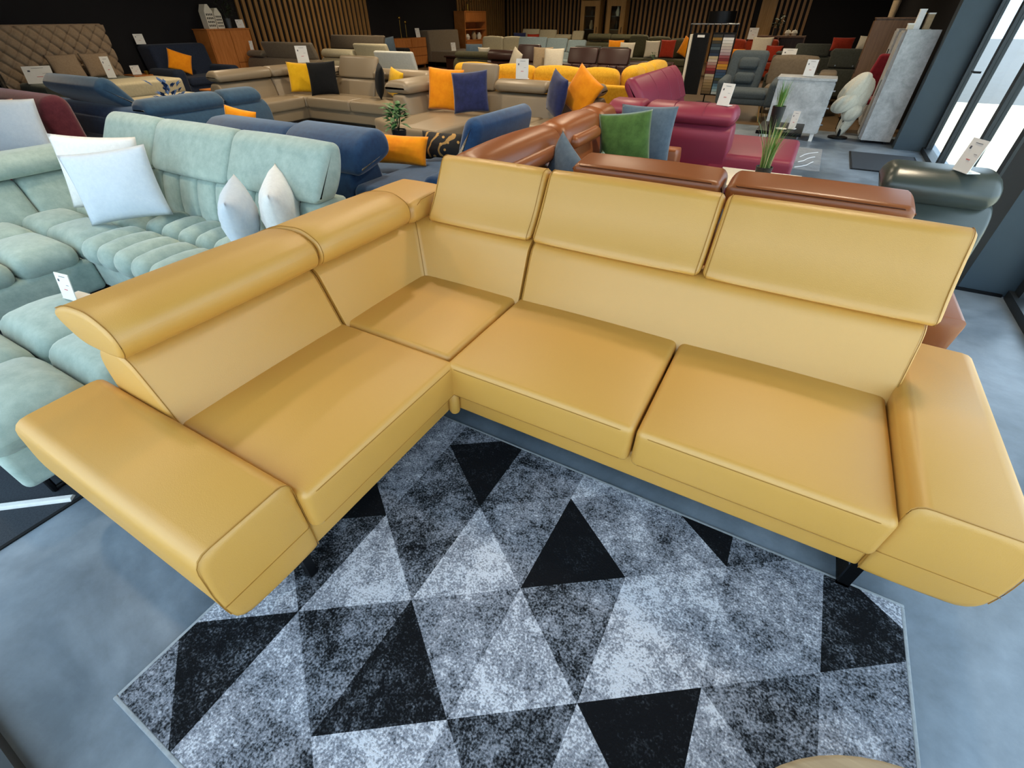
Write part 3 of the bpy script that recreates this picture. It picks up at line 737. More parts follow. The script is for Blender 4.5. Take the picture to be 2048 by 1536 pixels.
# ------------------------------------------------------------------ cognac leather corner sofa behind the ochre sofa
t = thing('corner_sofa', 'cognac brown leather corner sofa standing behind the ochre sofa', 'sofa', (.5, 2.0, 0))
box(t, 'base', M_BRN, -.95, 1.56, 1.12, 2.05, .10, .32, .02); box(t, 'base', M_BRN, -.95, -.02, 2.0, 3.70, .10, .32, .02)
for x0, x1 in ((-.10, .74), (.75, 1.56)): box(t, 'seat_cushion', M_BRN, x0, x1, 1.50, 2.15, .29, .44, .04, puff=.02, n=4)
for y0, y1 in ((1.50, 2.6), (2.61, 3.55)): box(t, 'seat_cushion', M_BRN, -.62, -.02 + .05, y0, y1, .29, .44, .04, puff=.02, n=4)
ext(t, 'backrest', M_BRN, 'x', -.55, 1.58, 1.54, -1, P_low(.70, .42), .02)
ext(t, 'backrest', M_BRN, 'y', 1.15, 3.50, -.50, -1, rpoly([(0, .38), (.10, .72), (.16, .78), (.30, .80), (.42, .66), (.44, .12), (.04, .12)], [.02, .06, .05, .06, .08, .03, .03], 4), .03, bulge=.01, nseg=4)
HB = rpoly([(.08, .785), (.05, .90), (.09, .952), (.295, .93), (.31, .90), (.255, .775)], [.03, .04, .04, .025, .025, .03], 4)
for x0, x1 in ((-.03, .735), (.755, 1.50)):
    h = ext(t, 'headrest', M_BRN, 'x', x0, x1, 1.54, -1, HB, .035, k=4, bulge=.005, nseg=5)
    tube(h, 'seam', M_BRNS, [(x0 + .02, 1.54 - .26, .925), (x0 + .05, 1.54 - .305, .924), ((x0 + x1) / 2, 1.54 - .311, .926), (x1 - .05, 1.54 - .305, .922), (x1 - .012, 1.54 - .27, .90), (x1 - .004, 1.54 - .23, .82)], .0022, 5)
for y0, y1 in ((1.16, 2.30), (2.31, 3.12), (3.13, 3.52)):
    ext(t, 'headrest', M_BRN, 'y', y0, y1, -.52, -1, rpoly([(.05, .72), (.02, .80), (.06, .89), (.20, .92), (.34, .84), (.34, .74)], [.04, .05, .07, .09, .06, .05], 4), .07, k=4, bulge=.02, nseg=6)
for y0, y1, z in ((1.42, 2.12, .775), (2.42, 2.96, .775)): box(t, 'fold_pad', M_BRN, -.60, -.485, y0, y1, z - .05, z + .05, .05, k=3, n=2)
tube(t, 'seam', M_BRNS, [(-.53, 1.3, .775), (-.56, 2.2, .80), (-.53, 3.1, .775)], .003, 5)
ext(t, 'armrest', M_BRN, 'y', 1.14, 2.10, 1.57, 1, rpoly([(0, .12), (0, .56), (.27, .545), (.24, .12)], [.01, .03, .03, .02], 3), .02)
ext(t, 'armrest', M_BRN, 'x', -.62, .06, 3.50, 1, rpoly([(0, .12), (0, .585), (.24, .57), (.22, .12)], [.01, .03, .03, .02], 3), .02)
feet(t, [(-.85, 1.2), (1.5, 1.2), (1.5, 2.0), (-.85, 3.6), (-.1, 3.6)])
pillow('slate grey pillow on the cognac sofa, seen edge-on', C_STEEL, -.40, 1.98, .64, .44, .44, .15, -38, 10, 20)
pillow('small dark green pillow tucked behind the cognac headrest', C_GREEN, -.12, 2.05, .58, .40, .36, .12, -30, 18, 20)
pillow('moss green velvet pillow leaning on the steel blue pillow', C_GREEN, -.38, 3.04, .68, .44, .44, .16, 18, 16, -6)
pillow('steel blue pillow behind the moss green velvet pillow', C_STEEL, -.22, 3.34, .70, .48, .48, .14, 10, 12, 0)

# dark green leather sofa by the pillar
t = thing('sofa', 'dark green leather sofa in front of the window pillar, seen from behind', 'sofa', (1.85, 2.7, 0))
box(t, 'base', M_DKG, 1.50, 2.08, 2.32, 3.30, .10, .32, .03)
box(t, 'seat_cushion', M_DKG, 1.52, 2.06, 2.70, 3.34, .29, .44, .04, puff=.02)
ext(t, 'backrest', M_DKG, 'x', 1.50, 2.08, 2.72, -1, P_low(.70, .40), .03)
ext(t, 'headrest', M_DKG, 'x', 1.50, 2.06, 2.76, -1, rpoly([(.03, .70), (.02, .80), (.10, .845), (.34, .852), (.43, .76), (.38, .66)], [.03, .05, .06, .08, .06, .05], 4), .06, k=4)
feet(t, [(1.56, 2.4), (2.02, 2.4), (1.56, 3.2), (2.02, 3.2)])
card('price card leaning on the dark green leather sofa by the window', 1.83, 2.42, .853, .13, .19, -62, 8)

# ------------------------------------------------------------------ raspberry sofa
t = thing('corner_sofa', 'raspberry pink leather corner sofa with a chaise and a raised headrest', 'sofa', (0, 4.9, 0))
box(t, 'base', M_PNK, -.92, .50, 4.15, 5.1, .10, .32, .02); box(t, 'base', M_PNK, -.92, 0.0, 5.0, 6.7, .10, .32, .02)
ext(t, 'backrest', M_PNK, 'x', -.80, .40, 4.55, -1, rpoly([(0, .38), (.08, .70), (.36, .70), (.40, .60), (.26, .10), (.04, .10)], [.02, .05, .05, .05, .03, .03], 3), .02)
box(t, 'chaise_cushion', M_PNK, .22, 1.02, 4.22, 5.35, .20, .45, .05, k=3, n=4, puff=.015); hard(t, 'base', M_BLACK, .30, .95, 4.3, 5.25, .06, .20)
box(t, 'seat_cushion', M_PNK, -.6, .21, 4.55, 5.2, .29, .44, .04, puff=.02)
box(t, 'seat_cushion', M_PNK, -.6, .05, 5.2, 6.65, .29, .44, .04, puff=.02)
ext(t, 'backrest', M_PNK, 'y', 4.2, 6.7, -.55, -1, P_low(.68, .38), .02)
for x0, x1 in ((-.90, -.50), (-.49, .40)):
    h = ext(t, 'headrest', M_PNK, 'x', x0, x1, 4.55, -1, P_down(.69, .165, .02, .42), .05, k=4)
    if x1 > 0:
        for xx in (-.20, .10): tube(h, 'seam', M_PNK, [(xx, 4.55 - p[0], p[1] + .001) for p in P_down(.69, .167, .02, .421)[4:18]], .003, 4)
ext(t, 'headrest', M_PNK, 'y', 4.60, 6.55, -.55, -1, rpoly([(.02, .66), (.14, .64), (.34, .92), (.32, 1.0), (.24, 1.015), (.12, .90)], [.03, .04, .05, .05, .05, .1], 4), .06, k=4)
hs = rpoly([(.02, .66), (.14, .64), (.34, .92), (.32, 1.0), (.24, 1.015), (.12, .90)], [.03, .04, .05, .05, .05, .1], 4)
for yy in (5.2, 5.75, 6.2): tube(t, 'seam', M_PNK, [(-.55 - p[0] + .002, yy, p[1]) for p in hs[20:30] + hs[:2]], .003, 4)
feet(t, [(-.85, 4.25), (-.85, 6.6), (-.05, 6.6)])
card('price card standing on the raspberry headrest', .24, 4.27, .857, .15, .21, -25, 10)
p = pillow('cream pillow lying on the raspberry sofa', C_CREAM, -.25, 4.98, .60, .40, .36, .14, 20, 55, 0)
t = thing('magazine', 'cream magazine lying on the raspberry sofa', 'magazine', (-.45, 4.72, .46))
box(t, 'cover', C_CREAM, -.56, -.30, 4.62, 4.78, .463, .473, .002); box(t, 'pages', M_PAPER, -.555, -.305, 4.625, 4.775, .4735, .478, .002)
# black side table with plant and card
t = thing('side_table', 'black side table with chrome legs beside the raspberry chaise', 'table', (.76, 6.1, 0))
box(t, 'table_top', M_BLACK, .50, 1.00, 5.72, 6.42, .41, .45, .005)
for y in (5.76, 6.38):
    tube(t, 'leg', M_STEEL, [(.97, y, .41), (.97, y, .01), (.55, y, .01)], .012, 6); tube(t, 'leg', M_STEEL, [(.55, y, .41), (.55, y, .01)], .012, 6)
grass_plant('green grass plant in a dark vase on the black side table', .66, 6.06, .45, .075, .22, .32, 60, 5, None, .1)
card('small price card on the black side table', .87, 5.92, .45, .09, .22, -15, 6)
t = thing('decor_tray', 'small white shell tray on the black side table', 'tray', (.76, 5.86, .45)); lathe(t, 'dish', M_CERAM, [(0, .452), (.05, .452), (.065, .465), (.06, .465), (.045, .457), (0, .457)], .76, 5.86, 16); lathe(t, 'shell', M_CERAM, [(0, .457), (.02, .459), (.018, .468), (0, .472)], .76, 5.86, 10)
# grass plant and tray behind the cognac sofa
t = thing('coffee_table', 'low table with a light top behind the cognac headrests', 'table', (.75, 3.6, 0))
box(t, 'table_top', C_CREAM, .42, 1.12, 3.40, 4.02, .35, .38, .005)
for x in (.46, 1.08):
    for y in (3.44, 3.98): hard(t, 'leg', M_BLACK, x - .012, x + .012, y - .012, y + .012, 0, .35)
grass_plant('tall green grass plant rising behind the cognac headrests', .80, 3.66, .38, .07, .12, .42, 90, 9)

# ------------------------------------------------------------------ two greige leather corner sofas
t = thing('corner_sofa', 'greige leather corner sofa with yellow and black pillows, behind the blue sofas', 'sofa', (-6.3, 5.3, 0))
box(t, 'base', M_GRG, -7.75, -6.90, 4.10, 6.2, .10, .32, .02); box(t, 'base', M_GRG, -6.95, -4.55, 5.25, 6.2, .10, .32, .02)
box(t, 'seat_cushion', M_GRG, -7.45, -6.85, 4.08, 5.20, .27, .44, .04, puff=.02, n=3)
for x0, x1 in ((-7.45, -6.84), (-6.83, -5.80), (-5.79, -4.60)): box(t, 'seat_cushion', M_GRG, x0, x1, 5.20, 5.85, .27, .44, .04, puff=.02, n=3)
for y0, y1 in ((4.10, 5.13), (5.14, 5.80)):
    ext(t, 'backrest', M_GRG, 'y', y0, y1, -7.40, -1, P_low(.70, .40), .03)
    ext(t, 'headrest', M_GRG, 'y', y0 - .02, y1, -7.40, -1, P_down(.715, .15, .04, .34), .05, k=4)
box(t, 'corner_block', M_GRG, -7.78, -7.42, 5.84, 6.22, .70, .86, .05)
for x0, x1 in ((-7.40, -6.75), (-6.74, -5.80), (-5.79, -4.60)): ext(t, 'backrest', M_GRG, 'x', x0, x1, 5.82, 1, P_low(.68, .40), .03)
ext(t, 'headrest', M_GRG, 'x', -7.40, -6.72, 5.82, 1, P_down(.70, .14, .04, .34), .05)
ext(t, 'headrest', M_GRG, 'x', -6.70, -5.82, 5.82, 1, P_up(.69, .31, .12, .12, .10), .04, bulge=.005, nseg=3)
ext(t, 'headrest', M_GRG, 'x', -5.80, -4.60, 5.82, 1, P_down(.70, .14, .04, .34), .05)
feet(t, [(-7.65, 4.2), (-6.95, 4.2), (-4.7, 5.4), (-4.7, 6.1), (-7.65, 6.1)])
card('price card on the corner of the greige sofa with black pillows', -7.58, 5.98, .865, .24, .30, 48, 8)
pillow('yellow pillow beside the large black pillow on the greige sofa', C_YLW, -7.14, 5.52, .665, .50, .46, .15, 50, 14, 4)
pillow('large black pillow on the greige sofa', M_BLACKF, -6.66, 5.55, .67, .52, .50, .15, 24, 14, -3)
pillow('narrow black pillow on the greige sofa, seen edge-on', M_BLACKF, -5.35, 5.62, .67, .48, .46, .15, -42, 10, 5)
pillow('yellow pillow behind the narrow black pillow', C_YLW, -5.02, 5.62, .64, .42, .40, .14, -20, 14, 10)
t = thing('corner_sofa', 'greige leather corner sofa with orange and navy pillows, in the middle of the hall', 'sofa', (-2.9, 4.9, 0))
box(t, 'base', M_GRG, -4.32, -2.98, 3.92, 5.7, .10, .30, .02); box(t, 'base', M_GRG, -3.0, -1.42, 4.78, 5.7, .10, .30, .02)
box(t, 'chaise_cushion', M_GRG, -4.32, -2.96, 3.86, 5.36, .25, .43, .05, k=3, n=4, puff=.02,
    fn=lambda x, y, z: (x, y + max(0, (-3.55 - x)) * .45 * max(0, (5.36 - y) / 1.5), z))
for x0, x1 in ((-2.95, -2.20), (-2.19, -1.45)): box(t, 'seat_cushion', M_GRG, x0, x1, 4.72, 5.36, .26, .435, .04, puff=.02, n=3)
ext(t, 'backrest', M_GRG, 'y', 4.58, 5.40, -3.92, -1, rpoly([(0, .40), (.08, .64), (.12, .68), (.34, .68), (.36, .40), (.36, .38)], [.02, .05, .04, .04, .02, .02], 3), .04)
ext(t, 'headrest', M_GRG, 'y', 4.56, 5.42, -3.95, -1, P_down(.69, .155, .0, .46), .06, k=4)
ext(t, 'backrest', M_GRG, 'x', -3.90, -1.42, 5.33, 1, P_low(.69, .38), .03)
ext(t, 'headrest', M_GRG, 'x', -3.68, -3.06, 5.33, 1, P_up(.70, .31, .10, .11, .10), .035, bulge=.005, nseg=3)
for x0, x1 in ((-3.04, -2.20), (-2.19, -1.42)): ext(t, 'headrest', M_GRG, 'x', x0, x1, 5.33, 1, P_down(.705, .14, .05, .32), .05, k=4)
feet(t, [(-4.2, 4.5), (-3.1, 4.0), (-1.5, 4.85), (-1.5, 5.6), (-4.1, 5.6)])
card('price card on the back of the greige sofa with orange pillows', -2.66, 5.53, .85, .21, .27, 10, 6)
G_ = 'orange and navy pillows on the greige sofa'
pillow('orange pillow next to the square navy pillow on the greige sofa', C_ORG, -3.70, 5.14, .69, .52, .52, .17, 22, 12, 4, G_)
pillow('square navy pillow next to the orange pillow on the greige sofa', C_NAVY, -3.24, 5.10, .68, .52, .50, .17, 18, 14, -5, G_)
pillow('navy pillow seen edge-on at the far end of the greige sofa', C_NAVY, -1.88, 5.18, .68, .48, .48, .18, -42, 8, 12, G_)
pillow('orange pillow tilted against the end of the greige sofa', C_ORG, -1.60, 5.30, .70, .50, .48, .15, -18, 16, 28, G_)

# ------------------------------------------------------------------ mustard sofa
t = thing('corner_sofa', 'mustard yellow fabric corner sofa, seen from behind', 'sofa', (-2.6, 6.6, 0))
ext(t, 'back_frame', M_MUS, 'x', -4.40, -1.12, 6.14, 1, P_box(.765, .16, .08, .04), .03)
ext(t, 'back_frame', M_MUS, 'y', 6.31, 8.3, -1.30, 1, P_box(.765, .16, .08, .04), .03)
box(t, 'base', M_MUS, -4.40, -1.30, 6.31, 7.1, .10, .30, .02); box(t, 'base', M_MUS, -2.1, -1.30, 7.1, 8.3, .10, .30, .02)
for x0, x1 in ((-4.38, -3.6), (-3.59, -2.9), (-2.89, -2.12), (-2.11, -1.55)):
    box(t, 'back_cushion', M_MUS, x0, x1, 6.30, 6.52, .44, .93, .08, k=3, n=4, puff_all=.03)
for y0, y1 in ((6.45, 6.92), (6.93, 7.40), (7.41, 8.2)): box(t, 'back_cushion', M_MUS, -1.54, -1.30, y0, y1, .44, .95, .08, k=3, n=4, puff_all=.03)
for x0, x1 in ((-4.38, -2.95), (-2.94, -1.55)): box(t, 'seat_cushion', M_MUS, x0, x1, 6.5, 7.2, .28, .45, .05, puff=.02)
feet(t, [(-4.3, 6.2), (-1.2, 6.2), (-1.2, 8.2), (-4.3, 7.0)])

# ------------------------------------------------------------------ bedroom corner at the left wall
t = thing('bed', 'upholstered double bed with a tall button-tufted taupe headboard', 'bed', (-11.3, 4.1, 0))
def headboard():
    V = []; F = []; ny, nz = 144, 72; y0, y1, z0, z1 = 3.05, 5.17, .30, 1.42
    def bulge(a, b):   # diamond tufting
        u, v = a * 9.0, b * 4.6
        p, q = (u + v), (u - v); dp, dq = abs(p - round(p)), abs(q - round(q))
        return -.05 * math.exp(-dp * 11) - .05 * math.exp(-dq * 11)
    for i in range(ny + 1):
        for j in range(nz + 1):
            a, b = i / ny, j / nz; V.append((-12.50 + bulge(a, b) + .0, y0 + (y1 - y0) * a, z0 + (z1 - z0) * b))
    for i in range(ny):
        for j in range(nz):
            k = i * (nz + 1) + j; F.append((k, k + nz + 1, k + nz + 2, k + 1))
    return V, F
V, F = headboard(); hb = mk('headboard', V, F, M_BED, t, sharp=0); fix_normals(hb)
bme = None
for i in range(0, 10):
    for j in range(0, 5):
        for o in (0, .5):
            a, b = (i + o) / 9.0, (j + o) / 4.6
            if not (.02 < a < .98 and .03 < b < .97): continue
            if bme is None:
                V = [(.012, 0, 0)] + [(0, .016 * math.cos(k * .7854), .016 * math.sin(k * .7854)) for k in range(8)]
                bme = bpy.data.meshes.new('button'); bme.from_pydata(V, [], [(0, 1 + k, 1 + (k + 1) % 8) for k in range(8)]); bme.materials.append(M_TAU)
            bo = bpy.data.objects.new('button', bme); COL.objects.link(bo); bo.parent = hb
            bo.location = Vector((-12.592, 3.05 + 2.12 * a, .30 + 1.12 * b)) - root_loc(hb)
box(t, 'headboard_frame', M_BED, -12.78, -12.61, 3.03, 5.19, .05, 1.44, .03)
box(t, 'bed_base', M_BED, -12.5, -10.25, 3.15, 5.07, .08, .38, .04)
box(t, 'mattress', M_SHEET, -12.48, -10.30, 3.20, 5.02, .36, .56, .07, k=3, n=3)
box(t, 'duvet', M_CRM, -11.2, -10.22, 3.12, 5.10, .34, .595, .05, k=3, n=3)
pillow('first taupe pillow against the tufted headboard', M_BED, -12.25, 4.05, .77, .52, .44, .14, 80, 22, 0)
pillow('second taupe pillow against the tufted headboard, nearer the nightstand', M_BED, -12.22, 4.62, .77, .52, .44, .14, 80, 22, 0)
card('tall narrow price card on the bed', -11.75, 4.55, .57, .17, .42, 62, 10)
card('price card at the left edge standing on the bed', -11.9, 3.40, .565, .5, .34, 60, 25)
t = thing('bench', 'low upholstered bench at the foot of the bed', 'bench', (-9.3, 4.1, 0))
box(t, 'seat', M_CRM, -9.62, -9.12, 3.3, 4.75, .22, .43, .04); feet(t, [(-9.55, 3.4), (-9.2, 3.4), (-9.55, 4.65), (-9.2, 4.65)], .22)
t = thing('wicker_basket', 'wicker basket with blue blossom stems behind the blue sofa', 'basket', (-8.86, 4.0, 0))
lathe(t, 'basket_body', M_BASKET, [(0, .0), (.24, .0), (.30, .40), (.27, .40), (.23, .05), (0, .05)], -8.76, 3.95, 20)
rnd = random.Random(4)
for k in range(46):
    an = rnd.uniform(0, 6.28); rr = .22 * rnd.random() ** .5; h = rnd.uniform(.42, .72)
    v, f = leaf_vf((-8.76 + rr * math.cos(an), 3.95 + rr * math.sin(an), h - .05), (math.cos(an) * .8, math.sin(an) * .8, .8), .13, .06); mk('blossom', v, f, M_BLUEFL, t, sharp=0)
t = thing('nightstand', 'open oak nightstand between the bed and the navy armchair', 'nightstand', (-12.5, 5.6, 0))
for nm, a in (('top_board', (-12.85, -12.3, 5.24, 5.65, .50, .53)), ('bottom_board', (-12.85, -12.3, 5.24, 5.65, .22, .25)), ('side_board', (-12.85, -12.3, 5.24, 5.27, .25, .50)), ('side_board', (-12.85, -12.3, 5.62, 5.65, .25, .50)), ('back_board', (-12.85, -12.83, 5.27, 5.62, .25, .50))):
    hard(t, nm, M_OAK, *a)
feet(t, [(-12.8, 5.3), (-12.35, 5.3), (-12.8, 5.60), (-12.35, 5.60)], .22, .018, M_OAK)
card('price card on the oak nightstand', -12.45, 5.40, .53, .20, .20, 70, 12)
t = thing('ring_box', 'small copper cup on the oak nightstand', 'cup', (-12.36, 5.56, .53)); lathe(t, 'cup_body', M_BRASS, [(0, .53), (.04, .53), (.045, .60), (.04, .60), (.036, .54), (0, .54)], -12.36, 5.56, 14); tube(t, 'handle', M_BRASS, [(-12.36, 5.605, .585), (-12.36, 5.63, .57), (-12.36, 5.602, .55)], .005)
t = thing('armchair', 'ink blue armchair holding an orange pillow, beside the oak highboard', 'armchair', (-12.0, 6.55, 0))
box(t, 'base', M_NVY, -12.6, -11.55, 5.75, 7.28, .12, .32, .03)
box(t, 'seat_cushion', M_NVY, -12.4, -11.5, 5.98, 7.04, .30, .46, .05, puff=.03)
box(t, 'backrest', M_NVY, -12.85, -12.30, 5.85, 7.20, .30, 1.05, .08, k=3, fn=lambda x, y, z: (x - .18 * (z - .4), y, z))
for y0, y1 in ((5.68, 5.97), (7.05, 7.32)): box(t, 'armrest', M_NVY, -12.55, -11.50, y0, y1, .12, .63, .09, k=3)
feet(t, [(-12.5, 5.8), (-11.6, 5.8), (-12.5, 7.2), (-11.6, 7.2)], .12)
pillow('orange pillow on the ink blue armchair', C_ORG, -12.10, 6.25, .72, .48, .42, .14, 75, 20, 22)
card('price card behind the ink blue armchair', -12.78, 5.92, 1.06, .22, .22, 75, 8)
t = thing('highboard', 'orange oak highboard against the black wall', 'cabinet', (-12.7, 7.9, 0))
hard(t, 'body', M_OAK, -12.96, -12.40, 7.35, 8.52, .08, 1.29); hard(t, 'top', M_OAK, -12.97, -12.385, 7.335, 8.535, 1.29, 1.312)
hard(t, 'door', M_OAK, -12.40, -12.382, 7.37, 7.93, .10, 1.27)
hard(t, 'door', M_OAK, -12.40, -12.382, 7.945, 8.50, .62, 1.27); hard(t, 'drawer', M_OAK, -12.40, -12.382, 7.945, 8.50, .37, .605); hard(t, 'drawer', M_OAK, -12.40, -12.382, 7.945, 8.50, .10, .355)
feet(t, [(-12.9, 7.4), (-12.45, 7.4), (-12.9, 8.47), (-12.45, 8.47)], .08, .02, M_OAK)
def ceramic_house(label, x, y, w, h):
    t = thing('ceramic_house', label, 'ornament', (x, y, 1.312)); z = 1.312; d = .11; e = h * .72
    V = []
    for xx in (x - d, x + d): V += [(xx, y - w, z), (xx, y + w, z), (xx, y + w, z + e), (xx, y + w * .3, z + h), (xx, y - w * .3, z + h), (xx, y - w, z + e)]
    F = [tuple(range(6))[::-1], tuple(range(6, 12))] + [(i, (i + 1) % 6, 6 + (i + 1) % 6, 6 + i) for i in range(6)]
    fix_normals(mk('body', V, F, M_CERAM, t, smooth=False))
    for i in range(4):
        for j in range(4): hard(t, 'window_opening', M_POT, x + d - .002, x + d + .003, y - w * .75 + i * w * .42, y - w * .75 + i * w * .42 + w * .24, z + e * (.12 + .21 * j), z + e * (.24 + .21 * j))
    return t
ceramic_house('taller white ceramic house on the oak highboard', -12.62, 7.62, .105, .47); ceramic_house('shorter white ceramic house on the oak highboard', -12.66, 7.87, .09, .40)
leafy_plant('bushy dark green plant in a grey vase on the oak highboard', -12.7, 8.20, 1.312, .07, .20, .36, 40, .11, M_LEAFD, plain('grey_glass', '#4a5258', .3), 1.1, 8)
card('price card on the oak highboard', -12.52, 8.40, 1.312, .22, .20, 78, 12)
t = thing('ottoman_box', 'small orange oak side table in front of the ink blue armchair', 'table', (-9.6, 5.5, 0))
box(t, 'table_top', M_OAK, -9.95, -9.25, 5.2, 5.8, .37, .40, .005); box(t, 'table_body', M_OAK, -9.9, -9.3, 5.25, 5.75, .0, .37, .005)

# ------------------------------------------------------------------ sofas deeper in the hall
def run_sofa(label, mat, x0, x1, y, out, zs=.44, low=.66, heads=(), depth=.62, name='sofa', loose=()):
    """a straight sofa whose seat/back line lies at y; out +1 has the back on the far side."""
    t = thing(name, label, 'sofa', ((x0 + x1) / 2, y, 0))
    ya, yb = sorted((y - out * depth, y + out * .38))
    box(t, 'base', mat, x0, x1, ya + .04, yb, .10, .30, .02)
    n = max(1, round((x1 - x0) / .85)); xs = lerp(x0, x1, n)
    for a, b in zip(xs[:-1], xs[1:]): box(t, 'seat_cushion', mat, a + .004, b - .004, *sorted((y - out * depth, y + out * .02)), .27, zs, .04, puff=.02)
    ext(t, 'backrest', mat, 'x', x0, x1, y, out, P_low(low, .38), .03)
    for (a, b, kind, z) in heads:
        if kind == 'up': ext(t, 'headrest', mat, 'x', a, b, y, out, P_up(low, z - low, .12, .11, .09), .04, k=3)
        elif kind == 'down': ext(t, 'headrest', mat, 'x', a, b, y, out, P_down(low + .01, z - low - .01, .04, .33), .04, k=3)
        else: box(t, 'back_cushion', mat, a, b, *sorted((y - out * .02, y + out * .20)), zs, z, .07, k=3, n=3, puff_all=.03)
    feet(t, [(x0 + .08, ya + .1), (x1 - .08, ya + .1), (x0 + .08, yb - .08), (x1 - .08, yb - .08)])
    return t
t = run_sofa('taupe fabric sofa with a tall raised headrest near the slatted wall', M_TAU, -12.32, -9.75, 8.50, -1, low=.72, heads=[(-12.3, -11.7, 'down', .86), (-11.68, -9.85, 'up', 1.06)])
card('price card on the taupe sofa at the slatted wall', -12.2, 8.30, .87, .10, .22, 40)
run_sofa('second taupe fabric sofa directly along the slatted wall', M_TAU, -12.2, -10.1, 10.84, 1, low=.80, heads=[(-12.2, -10.1, 'up', 1.12)])
run_sofa('cream white fabric sofa with one high headrest, left of the pale grey headrest', M_CRM, -10.75, -8.30, 9.55, -1, low=.70, heads=[(-10.7, -9.60, 'down', .88), (-9.55, -8.45, 'up', 1.02)])
t = run_sofa('pale grey sofa back with a wide rounded headrest behind the greige sofas', M_WHT, -8.6, -6.65, 8.5, -1, low=.60, heads=[(-8.6, -7.95, 'down', .74), (-7.90, -6.80, 'up', .95)])
t = thing('sofa', 'black leather sofa against the dark wall section', 'sofa', (-11.6, 12.2, 0))
box(t, 'base', M_BLACKF, -12.5, -11.2, 11.5, 13.5, .10, .42, .04); box(t, 'backrest', M_BLACKF, -12.7, -12.3, 11.5, 13.4, .3, 1.02, .08); box(t, 'armrest', M_BLACKF, -12.3, -11.2, 13.2, 13.5, .2, .72, .06); feet(t, [(-12.4, 11.6), (-11.3, 11.6), (-12.4, 13.4), (-11.3, 13.4)])
pillow('grey blue pillow at the end of the black leather sofa', C_STEEL, -11.6, 12.85, .74, .58, .56, .16, 70, 8, -4)
t = thing('lowboard', 'orange oak chest of drawers with candle holders by the black wall', 'cabinet', (-12.6, 15.6, 0))
hard(t, 'body', M_OAK, -12.95, -12.42, 14.15, 15.92, .10, .92)
for i in range(2):
    for j in range(3): hard(t, 'drawer', M_OAK, -12.42, -12.40, 14.18 + .88 * i, 15.02 + .88 * i, .13 + .26 * j, .37 + .26 * j)
feet(t, [(-12.9, 14.25), (-12.5, 14.25), (-12.9, 15.8), (-12.5, 15.8)], .1, .025, M_OAK)
for k, (yy, hh) in enumerate(((14.75, .52), (15.05, .40))):
    t = thing('candle_holder', ('taller' if k == 0 else 'shorter') + ' brass candle holder on the oak chest of drawers', 'candle holder', (-12.6, yy, .92))
    lathe(t, 'stand', M_BRASS, [(0, .92), (.07, .92), (.07, .93), (.012, .95), (.012, .92 + hh), (0, .92 + hh)], -12.6, yy, 12); lathe(t, 'bulb', M_BRASS, [(0, .92 + hh), (.05, .96 + hh), (.05, 1.0 + hh), (0, 1.03 + hh)], -12.6, yy, 12)
card('price card on the oak chest of drawers', -12.5, 15.6, .92, .22, .32, 75)
t = thing('daybed', 'plain grey upholstered daybed with a tall backrest', 'daybed', (-11.9, 17.0, 0))
box(t, 'seat', M_TAU, -12.3, -10.9, 16.0, 18.1, .15, .50, .04); box(t, 'backrest', M_TAU, -12.75, -12.3, 16.0, 18.0, .15, 1.12, .05, fn=lambda x, y, z: (x - .1 * (z - .5), y, z)); feet(t, [(-12.2, 16.1), (-11, 16.1), (-12.2, 18), (-11, 18)], .15)
card('small price card on the grey daybed', -11.5, 16.4, .50, .22, .30, 60)
t = thing('side_table', 'dark cube side table in front of the grey daybed', 'table', (-10.6, 15.2, 0)); box(t, 'table_top', M_DKB, -10.9, -10.3, 14.9, 15.5, .40, .44, .01); box(t, 'table_body', M_DKB, -10.85, -10.35, 14.95, 15.45, .02, .40, .01)
t = thing('open_shelf', 'tall orange oak shelf unit with a vase on top', 'shelf', (-12.6, 19.4, 0))
hard(t, 'side_board', M_OAK, -12.95, -12.42, 18.6, 18.64, .1, 1.70); hard(t, 'side_board', M_OAK, -12.95, -12.42, 20.22, 20.26, .1, 1.70); hard(t, 'back_board', M_OAK, -12.95, -12.93, 18.64, 20.22, .1, 1.70)
for z in (.10, .72, 1.08, 1.34, 1.67): hard(t, 'shelf_board', M_OAK, -12.95, -12.42, 18.64, 20.22, z, z + .03)
hard(t, 'drawer', M_OAK, -12.44, -12.41, 18.66, 20.20, 1.37, 1.66); hard(t, 'door', M_OAK, -12.44, -12.41, 18.66, 20.20, .13, .71)
for k, (yy, hh, m_, lb) in enumerate(((19.0, .18, M_CERAM, 'round cream jar on the upper shelf of the oak unit'), (19.5, .26, C_TAN, 'tall tan jar on the oak shelf unit'), (19.9, .22, M_CERAM, 'cream bottle on the oak shelf unit'))):
    t = thing('jar', lb, 'jar', (-12.6, yy, .753)); lathe(t, 'jar_body', m_, [(0, .753), (.09, .753), (.12, .753 + hh * .5), (.06, .753 + hh), (.05, .753 + hh), (0, .753 + hh * .9)], -12.6, yy, 14); lathe(t, 'rim', m_, [(.05, .753 + hh), (.065, .7535 + hh), (.05, .765 + hh)], -12.6, yy, 14)
leafy_plant('dried plant in a brass vase on top of the oak shelf unit', -12.65, 19.2, 1.70, .06, .22, .3, 24, .12, plain('dry_leaf', '#6a5a2c', .8), M_BRASS, 1.1, 12)
t = thing('basket', 'small pale bin beside the oak shelf unit', 'bin', (-11.9, 18.5, 0)); lathe(t, 'bin_body', M_TAU, [(0, 0), (.18, 0), (.22, .62), (.20, .62), (.17, .05), (0, .05)], -11.9, 18.5, 16); lathe(t, 'rim', M_TAU, [(.20, .62), (.225, .625), (.20, .635)], -11.9, 18.5, 16)
